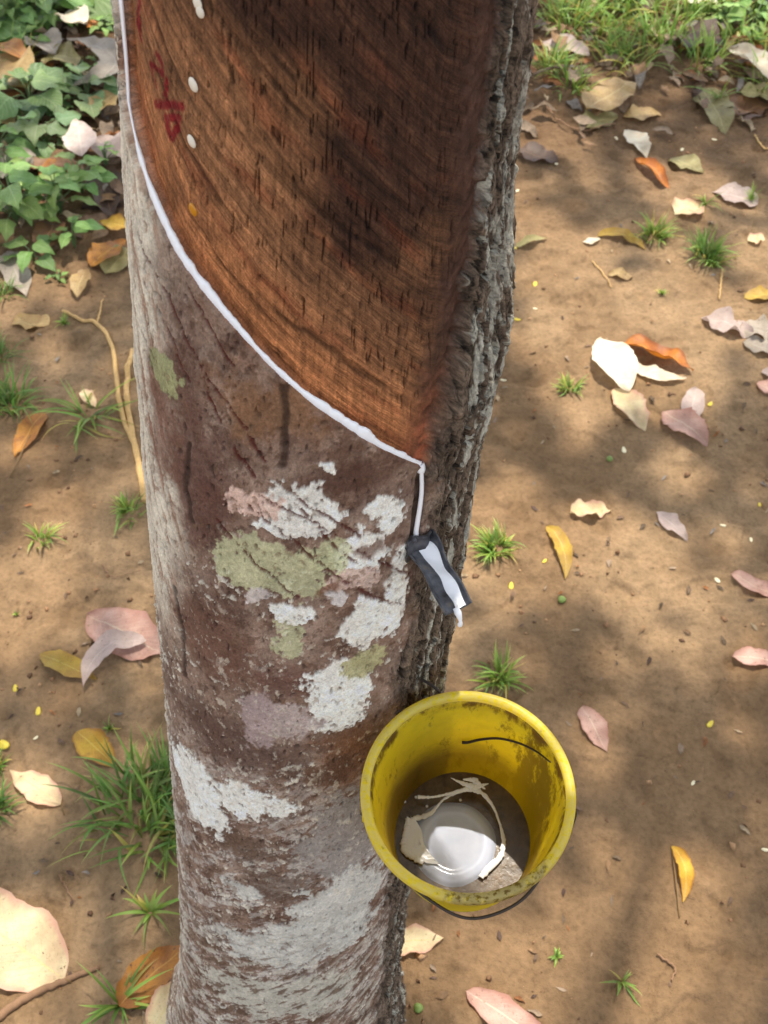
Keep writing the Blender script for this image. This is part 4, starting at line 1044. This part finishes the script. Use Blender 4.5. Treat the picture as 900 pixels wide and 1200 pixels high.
M_weed = weed_mat('weed_leaf', (.120, .215, .045), (.215, .370, .095), (.32, .46, .18))
M_weedg = weed_mat('grey_weed_leaf', (.130, .225, .080), (.220, .340, .135), (.32, .43, .22))
M_stem = mat_simple('weed_stem', (.09, .15, .05), .6, 200)
def weed(px, py, n, Lp, label, mat, hmin=.03, hmax=.09, spread=1.6, asp=.60, bright=1.0):
    c = gpt(px, py); c[2] = ground_z(c[0], c[1]); u = np.linalg.norm(gpt(px + 1, py) - gpt(px, py)) * 1.3
    n = int(n * 1.5); rg = np.random.default_rng(int(px * 3 + py * 17 + 500)); L = Lp * u
    root = empty('weed', tuple(c), label, 'weed', 'leafy weeds at the upper left')
    ms = MB(); mf = MB()
    for i in range(n):
        an = i * 2.4 + rg.uniform(-.4, .4); q = L * spread * math.sqrt((i + .5) / n) * rg.uniform(.7, 1.1)
        h = rg.uniform(hmin, hmax) * (1.1 - .5 * (i / n))
        A = c + np.array([q * .55 * math.cos(an), q * .55 * math.sin(an), h])
        l_ = L * rg.uniform(.65, 1.15)
        B_ = A + np.array([math.cos(an), math.sin(an), 0]) * l_ * .95; B_[2] = A[2]
        V, F, UV = leaf_geo(A, (A + B_) / 2 + [0, 0, 0], B_, l_ * asp, arch=.10, cup=rg.uniform(-.05, .30), wave=.07, lift=0, seed=int(rg.integers(1e9)), nu=12, nv=9, roll=rg.normal(0, .3), follow=False, blunt=-.22)
        # droop towards the tip
        V[:, 2] -= .35 * l_ * (UV[:, 0] ** 2) * rg.uniform(.2, 1.0)
        k = bright * rg.uniform(.65, 1.25); mf.add(V, F, np.array([k * rg.uniform(.9, 1.2), k, k * rg.uniform(.8, 1.05)]), UV)
        Vt, Ft = tube(smooth_path([c + [0, 0, -.004], c + (A - c) * np.array([.35, .35, .75]), A], 8), .0012, 6); ms.add(Vt, Ft)
    ms.build('stem', M_stem, root, tuple(c)); mf.build('foliage', mat, root, tuple(c))
weed(22, 262, 16, 30, 'largest pale green crinkled weed at the left edge, above the grey brown leaf', M_weed, .05, .12, bright=1.25)
weed(72, 252, 12, 22, 'pale green weed between the rust brown leaf and the pale pink leaf', M_weed, .05, .10, bright=1.2)
weed(40, 305, 4, 30, 'dark green weed leaves drooping onto the soil left of the trunk', M_weed, .02, .05, bright=.75, spread=.8)
weed(88, 290, 6, 14, 'small upright weed sprout with paired leaves on bare soil', M_weed, .03, .09, bright=1.2, spread=1.1)
weed(38, 128, 9, 24, 'grey green round leaved weed right of the broad spotted leaf', M_weedg, .03, .08, asp=.95)
weed(104, 120, 9, 26, 'grey green round leaved weed under the big curled papery leaf', M_weedg, .03, .07, asp=.95)
weed(54, 172, 12, 26, 'grey green weed left of the pale pink drop shaped leaf', M_weedg, .03, .07, asp=.85)
weed(2, 185, 8, 20, 'weed at the left edge beside the grey tan leaf', M_weed, .03, .07)
weed(126, 200, 6, 10, 'small bright weed at the trunk edge below the mauve leaf', M_weed, .04, .08, bright=1.4)
weed(18, 32, 26, 17, 'bushy small leaved weed in the top left corner', M_weed, .03, .12, bright=1.1, spread=2.2)
weed(58, 28, 22, 16, 'small leaved weed right of the bushy corner one', M_weed, .03, .10, bright=1.0, spread=2.0)
weed(98, 8, 16, 16, 'sunlit small leaved weed at the top beside the trunk', M_weed, .03, .10, bright=1.3, spread=2.0)
weed(125, 45, 8, 11, 'tiny bright weed above the hook shaped papery leaf', M_weed, .03, .08, bright=1.5)
weed(0, -20, 20, 18, 'weed at the top left edge of the photo behind the corner weed', M_weed, .03, .12, spread=2.2)
weed(60, -25, 20, 18, 'weed at the top edge of the photo behind the small leaved weeds', M_weed, .03, .12, spread=2.2)
weed(70, 330, 5, 8, 'tiny weed seedling left of the roots', M_weed, .01, .03)
weed(96, 226, 10, 18, 'pale green weed beside the broad brown leaf left of the trunk', M_weed, .05, .09, bright=1.15)
weed(14, 215, 10, 22, 'mid green weed below the grey tan leaf at the left edge', M_weed, .04, .09)
weed(76, 92, 8, 18, 'dark green weed in the hollow of the hook shaped papery leaf', M_weedg, .01, .03, bright=.8)
weed(60, 200, 9, 16, 'low green weed under the orange brown folded leaf', M_weed, .01, .03, bright=.9)
weed(118, 90, 8, 12, 'small weed between the hook shaped leaf and the trunk', M_weed, .02, .05, bright=1.2)
weed(34, 60, 12, 16, 'small leaved weed above the broad spotted leaf', M_weed, .02, .06)
for (px, py, r_, n_, lb) in [(14, 74, 34, 50, 'grass sticking up above the broad spotted leaf'), (70, 10, 30, 50, 'grass at the top edge among the small leaved weeds'), (10, 150, 26, 30, 'thin grass by the yellow tan leaf'), (4, 20, 34, 60, 'grass in the top left corner'), (120, 70, 18, 20, 'thin grass at the trunk behind the hook shaped leaf')]:
    tuft(px, py, r_, n_, lb, long=1.2, wid=1.3, spread=.5)
for i, (px, py) in enumerate([(728, 14), (880, 36), (844, 30)]):
    weed(px, py, 14, 10, ['small leaved weed in the upper right grass above the broad tan leaf', 'bright small leaved weed in the top right corner', 'small leaved weed right of the whitish leaf at the top edge'][i], M_weed, .03, .08, bright=1.35, spread=2.2)

# ------------------------------------------------------------------ roots and twigs
M_root = mat_simple('root_bark', lin((196, 158, 100)), .8, 140, .35, 0, .6, .002)
M_twig = mat_simple('twig_bark', lin((132, 100, 72)), .85, 140, .35, 0, .6, .002)
def stick(pts, r0, r1, label, name='root', cat='root', mat=None, lift=.004):
    P = np.array([gpt(*p) + [0, 0, lift] for p in pts]); P = smooth_path(P, 60)
    for p in P: p[2] = ground_z(p[0], p[1]) + lift
    q = np.linspace(0, 1, 60); rr = (r0 + (r1 - r0) * q) * (1 + .28 * fbm(q * 16, q * 0 + pts[0][0], 0, 3)); P[:, :2] += .0025 * np.stack([fbm(q * 12, q * 0 + 3.3, 0, 2), fbm(q * 12, q * 0 + 8.3, 0, 2)], 1)
    V, F = tube(P, rr, 10); o = mesh_obj(name, V, F, mat or M_root, None, True, None, None, tuple(P[30])); tag(o, label, cat)
stick([(74, 366), (95, 376), (114, 381), (130, 404), (137, 440), (141, 475), (150, 505), (159, 524)], .0036, .0052, 'long pale brown root curving down the soil left of the trunk')
stick([(156, 412), (150, 445), (150, 480), (158, 520), (165, 556), (170, 590)], .0052, .0062, 'shorter pale root lying closest to the left side of the trunk')
stick([(114, 380), (118, 366), (121, 352)], .0022, .001, 'thin side shoot of the long pale root', 'twig', 'twig')
stick([(-12, 1200), (36, 1168), (78, 1150), (116, 1134)], .0060, .0030, 'thick brown stick at the bottom left below the largest cream leaf', 'stick', 'stick', M_twig)
stick([(70, 1027), (80, 1045), (87, 1056)], .0014, .0008, 'tiny twig on the soil above the largest cream leaf', 'twig', 'twig', M_twig)
stick([(120, 664), (134, 678), (165, 670)], .0012, .0007, 'thin dark twig on the bright left soil', 'twig', 'twig', M_twig)
stick([(694, 308), (706, 322), (716, 338)], .0016, .001, 'pale thin twig below the mustard yellow arched leaf', 'twig', 'twig', M_root)
stick([(846, 318), (842, 352)], .0020, .0014, 'short pale twig under the right bright grass tuft', 'twig', 'twig', M_root)
stick([(770, 1120), (790, 1136), (786, 1150)], .0016, .001, 'small curved twig at the lower right', 'twig', 'twig', M_twig)
stick([(640, 130), (660, 150), (690, 158), (720, 150)], .0022, .0014, 'thin twig lying through the upper right litter', 'twig', 'twig', M_twig, .014)
stick([(884, 160), (900, 176), (912, 182)], .0022, .0016, 'pale straw at the upper right edge', 'twig', 'twig', M_root)

# ------------------------------------------------------------------ small petals and seeds
PM = {'y': mat_simple('yellow_petal', lin((214, 190, 60)), .5, 300, .15), 'w': mat_simple('pale_petal', lin((226, 214, 176)), .5, 300, .15), 'g': mat_simple('green_seed', lin((110, 130, 60)), .5, 300, .2)}
def petal(px, py, lp, kind, label, ball=False):
    c = gpt(px, py); c[2] = ground_z(c[0], c[1]); u = np.linalg.norm(gpt(px + 1, py) - gpt(px, py)); a = lp * u / 2 * .85; b = a * (.95 if ball else .5); an = (px * 13 + py * 7) % 6.28
    ph = np.linspace(.02, math.pi - .02, 8); az = np.linspace(0, 2 * np.pi, 14, endpoint=False); V = []
    for p in ph:
        for q in az:
            x, y, z = a * math.sin(p) * math.cos(q), b * math.sin(p) * math.sin(q) * (1 + .2 * math.cos(q)), (b * .8 if ball else b * .35) * math.cos(p) + (0 if ball else .12 * a * math.cos(q) ** 2)
            V.append((c[0] + x * math.cos(an) - y * math.sin(an), c[1] + x * math.sin(an) + y * math.cos(an), c[2] + z + (b * .6 if ball else b * .3)))
    o = mesh_obj('seed' if ball else 'petal', V, grid_faces(8, 14, True), PM[kind], None, True, None, None, tuple(c))
    tag(o, label, 'seed' if ball else 'petal', 'small yellow and white petals fallen on the soil')
for q in [(18, 807, 12, 'y', 'small yellow petal left of the olive yellow leaf, upper one'), (45, 834, 15, 'y', 'yellow petal above the bright yellow oval leaf'), (1, 871, 12, 'y', 'yellow petal at the left photo edge'),
          (42, 865, 8, 'w', 'pale fleck left of the bright yellow oval leaf'), (590, 446, 9, 'w', 'white petal right of the dark bark bulge'), (627, 334, 9, 'y', 'yellow green petal right of the bark'), (627, 362, 7, 'w', 'pale petal under the yellow green one'),
          (604, 291, 7, 'y', 'yellow petal by the orange leaf peeping beside the bark'), (606, 375, 11, 'y', 'bright yellow green petal beside the bark bulge'), (599, 687, 13, 'y', 'yellow petal just below the dense round tuft'),
          (638, 658, 9, 'y', 'yellow petal touching the curled mustard leaf'), (731, 528, 12, 'w', 'pale yellow petal below the yellow cream leaf'), (832, 474, 11, 'y', 'yellow petal right of the crossed mauve pair'),
          (832, 849, 14, 'y', 'yellow green petal on the lower right soil'), (847, 616, 9, 'w', 'whitish petal in the shade on the right'), (880, 633, 9, 'w', 'pale petal right of the whitish one near the edge'),
          (840, 680, 12, 'w', 'pale olive petal left of the upper pink edge leaf'), (722, 163, 8, 'w', 'white petal in the right litter left of the whitish leaf'), (799, 176, 8, 'w', 'white petal above the pale olive leaf'), (837, 164, 8, 'w', 'cream petal at the tip of the olive yellow leaf'),
          (812, 918, 9, 'w', 'whitish fleck on the shaded lower right soil'), (606, 224, 8, 'w', 'white petal beside the flaky bark'), (652, 192, 9, 'w', 'pale petal next to the dark brown litter leaf'), (896, 996, 10, 'w', 'pale fleck at the lower right edge'), (890, 592, 8, 'y', 'yellow petal at the right photo edge'), (36, 1128, 5, 'w', 'tiny pale fleck on the cream leaf edge')]:
    petal(*q)
petal(658, 704, 11, 'g', 'round green seed on the soil right of the spout', True); petal(714, 539, 9, 'g', 'dull green seed left of the pale yellow petal', True)
petal(490, 1182, 14, 'g', 'green bud at the foot of the trunk by the bottom edge', True)

# ------------------------------------------------------------------ sun and the canopy that dapples it
SUN_EL, SUN_AZ = R(72), R(14)                 # azimuth measured from +Y (beyond the tree) towards +X
S = np.array([math.cos(SUN_EL) * math.sin(SUN_AZ), math.cos(SUN_EL) * math.cos(SUN_AZ), math.sin(SUN_EL)])
BRIGHT = [(80, 680, 90), (20, 740, 60), (60, 600, 50), (140, 560, 30), (740, 400, 100), (650, 330, 60), (620, 250, 40), (690, 290, 40), (860, 370, 50), (800, 330, 40), (660, 440, 40),
          (620, 560, 26), (700, 620, 24), (800, 670, 40), (870, 700, 30), (740, 650, 26), (820, 780, 26), (500, 1110, 36), (620, 1100, 24), (860, 1130, 30), (700, 900, 20), (540, 1180, 22), (95, 320, 22), (860, 30, 40), (90, 170, 36), (30, 240, 45), (40, 110, 40),
          (110, 30, 34), (700, 100, 34), (30, 1100, 50), (170, 1100, 24), (130, 880, 30), (30, 920, 26), (880, 240, 24), (770, 285, 24), (760, 20, 50), (645, 70, 30), (120, 470, 22), (690, 20, 40), (95, 800, 26), (770, 1010, 18)]  # ground spots kept free of canopy leaves so sun falls there
br = []
for x, y, r_ in BRIGHT:
    p = on_plane(x, y); q = on_plane(x + r_, y); q2 = on_plane(x, y - r_ * .8); br.append((p[0], p[1], max(abs(q[0] - p[0]), .05), max(abs(q2[1] - p[1]), .05)))
# canopy gaps left so sun reaches the far rim and wall of the bucket
SUNP = [(bk(-.010 + k_ * .03, .066, 0), .016) for k_ in (0, 1)]
SUNP = [(bk(.002, .068, -.01), .024), (bk(.02, .070, -.02), .018)]
rg = np.random.default_rng(77); mb = MB(); cnt = 0
t = NT('canopy_leaf'); co = t.coord(); n1 = t.noise(co, 8, 3); cl = t.mix(n1, (.045, .10, .02), (.09, .17, .035)); t.set(t.p, Base_Color=cl, Roughness=.45); t.translucent(cl, .12); M_can = t.m
NIN, NOUT = 8500, 12000  # unseen canopy; large outer leaves added to block sky light
for cnt in range(NIN + NOUT):
    big_ = cnt >= NIN
    if big_:
        x, y = rg.uniform(-6, 6), rg.uniform(-5.2, 9)
        if -1.9 < x < 2.1 and -.6 < y < 4.0: continue
    else: x, y = rg.uniform(-1.9, 2.1), rg.uniform(-.6, 4.0)
    z = rg.uniform(5.6, 7.2)
    ok = True
    if not big_:
        for (bx0, by0, ra, rb2) in br:
            if math.hypot((x - bx0) / (ra * 1.05), (y - by0) / (rb2 * 1.05)) < 1: ok = False; break
        if ok and float(perlin(np.array(x * 2.6), np.array(y * 2.6), 4.4)) > .50: ok = False
    pos = np.array([x, y, 0]) + S * (z / S[2])
    if ok:
        for q, rr2 in SUNP:
            v = pos - q; d_ = v - S * (v @ S)
            if np.linalg.norm(d_) < rr2 + .085: ok = False
    if not ok: continue
    L = rg.uniform(.10, .16) * (2.2 if big_ else 1); an = rg.uniform(0, 6.28); dn = rg.uniform(-.7, .1)
    d = np.array([math.cos(an) * math.cos(dn), math.sin(an) * math.cos(dn), math.sin(dn)]); sd = np.cross(d, [0, 0, 1.]); sd /= np.linalg.norm(sd); up_ = np.cross(sd, d)
    V = []
    for u in (0, .25, .55, .8, 1):
        w_ = {0: .04, .25: .8, .55: 1, .8: .7, 1: .03}[u] * L * .21
        for v in (-1, 0, 1): V.append(pos + d * L * (u - .5) + sd * w_ * v + up_ * (.12 * L * abs(v) - .2 * L * u * u))
    mb.add(V, grid_faces(5, 3))
for (lx_, ly_, la, ll) in [(-.045, -.020, 20, .08), (-.01, -.024, -10, .09), (.055, -.026, 6, .09),
                           (.074, .062, 80, .070), (.100, .050, 70, .09), (.0, -.055, 0, .09), (.06, -.060, 10, .08), (-.06, -.03, 60, .08)]:  # unseen low leaves added to shade parts of the bucket
    pos = bk(lx_, ly_, 0) + S * rg.uniform(1.15, 1.3); ex = np.cross([0, 1., 0], S); ex /= np.linalg.norm(ex); ey = np.cross(S, ex)
    d = ex * math.cos(R(la)) + ey * math.sin(R(la)); sd = np.cross(S, d); V = []
    for u in (0, .2, .5, .8, 1):
        w_ = {0: .05, .2: .75, .5: 1, .8: .75, 1: .05}[u] * ll * .24
        for v in (-1, 0, 1): V.append(pos + d * ll * (u - .5) + sd * w_ * v + S * (.1 * ll * abs(v)))
    mb.add(V, grid_faces(5, 3))
for q_ in range(7):  # more unseen leaflets added to break up the sun in the bucket
    lx_, ly_, la, ll = rg.uniform(-.05, .08), rg.uniform(-.03, .044), rg.uniform(-40, 40), rg.uniform(.045, .06)
    pos = bk(lx_, ly_, 0) + S * rg.uniform(2.4, 3.0)
    d = ex * math.cos(R(la)) + ey * math.sin(R(la)); sd = np.cross(S, d); V = []
    for u in (0, .2, .5, .8, 1):
        w_ = {0: .05, .2: .75, .5: 1, .8: .75, 1: .05}[u] * ll * .18
        for v in (-1, 0, 1): V.append(pos + d * ll * (u - .5) + sd * w_ * v + S * (.1 * ll * abs(v)))
    mb.add(V, grid_faces(5, 3))
crown = empty('crown', (0, 0, 0), None, None); crown.parent = tree
mb.build('foliage', M_can, crown)  # crown leaves together with the added bucket-shading leaves
mbl = MB(); rg = np.random.default_rng(5)
top = np.array([float(ax_x(5.1)), float(ax_y(5.1)), 5.1])
cen = S * 4 / S[2] + [0, 1.7, 0]
for i in range(26):
    h0 = rg.uniform(4.2, 5.1); A = np.array([float(ax_x(h0)), float(ax_y(h0)), h0]); e = np.array([rg.uniform(-1.7, 1.9), rg.uniform(-.4, 3.8), 0]); zt = rg.uniform(5.8, 7); e = e + S * zt / S[2]
    m_ = (A + e) / 2 + [0, 0, rg.uniform(.1, .5)]
    V, F = tube(smooth_path([A, m_, e], 14), np.linspace(.022, .004, 14), 6); mbl.add(V, F)
V, F = tube(smooth_path([surf(np.array(2.6), np.array(2.9), -.01), bk(0, 0, 0) + S * 2.75 + [-.1, .06, 0], bk(.04, 0, 0) + S * 2.7], 14), np.linspace(.006, .002, 14), 6); mbl.add(V, F)  # unseen twig added to carry the upper bucket-shading leaflets
V, F = tube(smooth_path([surf(np.array(2.6), np.array(1.7), -.01), bk(.0, .0, 0) + S * 1.35 + [-.06, .10, .0], bk(.03, 0, 0) + S * 1.32], 14), np.linspace(.006, .002, 14), 6); mbl.add(V, F)  # unseen twig added to carry the low bucket-shading leaves
M_limb = mat_simple('limb_bark', lin((110, 92, 78)), .85, 30, .3)
mbl.build('limbs', M_limb, crown)

w = bpy.data.worlds.new('World'); SC.world = w; w.use_nodes = True; nt = w.node_tree; bg = nt.nodes['Background']
sky = nt.nodes.new('ShaderNodeTexSky'); sky.sky_type = 'NISHITA'; sky.sun_disc = False; sky.sun_elevation = SUN_EL; sky.sun_rotation = SUN_AZ
sky.air_density = 1.0; sky.dust_density = 2.5; sky.ozone_density = .6
hs = nt.nodes.new('ShaderNodeHueSaturation'); hs.inputs['Saturation'].default_value = .45; nt.links.new(sky.outputs[0], hs.inputs['Color'])
nt.links.new(hs.outputs[0], bg.inputs[0]); bg.inputs[1].default_value = .46
sd = bpy.data.lights.new('sun', 'SUN'); sd.energy = 6.2; sd.angle = R(.55); sd.color = (1, .93, .82)
so = bpy.data.objects.new('sun', sd); COL.objects.link(so); so.rotation_euler = Vector(-S).to_track_quat('-Z', 'Y').to_euler()

cd = bpy.data.cameras.new('camera'); cam = bpy.data.objects.new('camera', cd); COL.objects.link(cam); SC.camera = cam
cam.location = (0, 0, CH); cam.rotation_euler = (math.pi / 2 - CP, 0, 0)
cd.sensor_fit = 'VERTICAL'; cd.sensor_height = 36; cd.sensor_width = 27; cd.lens = 36 * CF / 1200; cd.clip_end = 500; cd.clip_start = .02
cd.dof.use_dof = True; cd.dof.focus_distance = .72; cd.dof.aperture_fstop = 19
SC.view_settings.view_transform = 'Standard'; SC.view_settings.look = 'None'; SC.view_settings.exposure = 0
SC.cycles.use_denoising = True
SC.cycles.max_bounces = 8
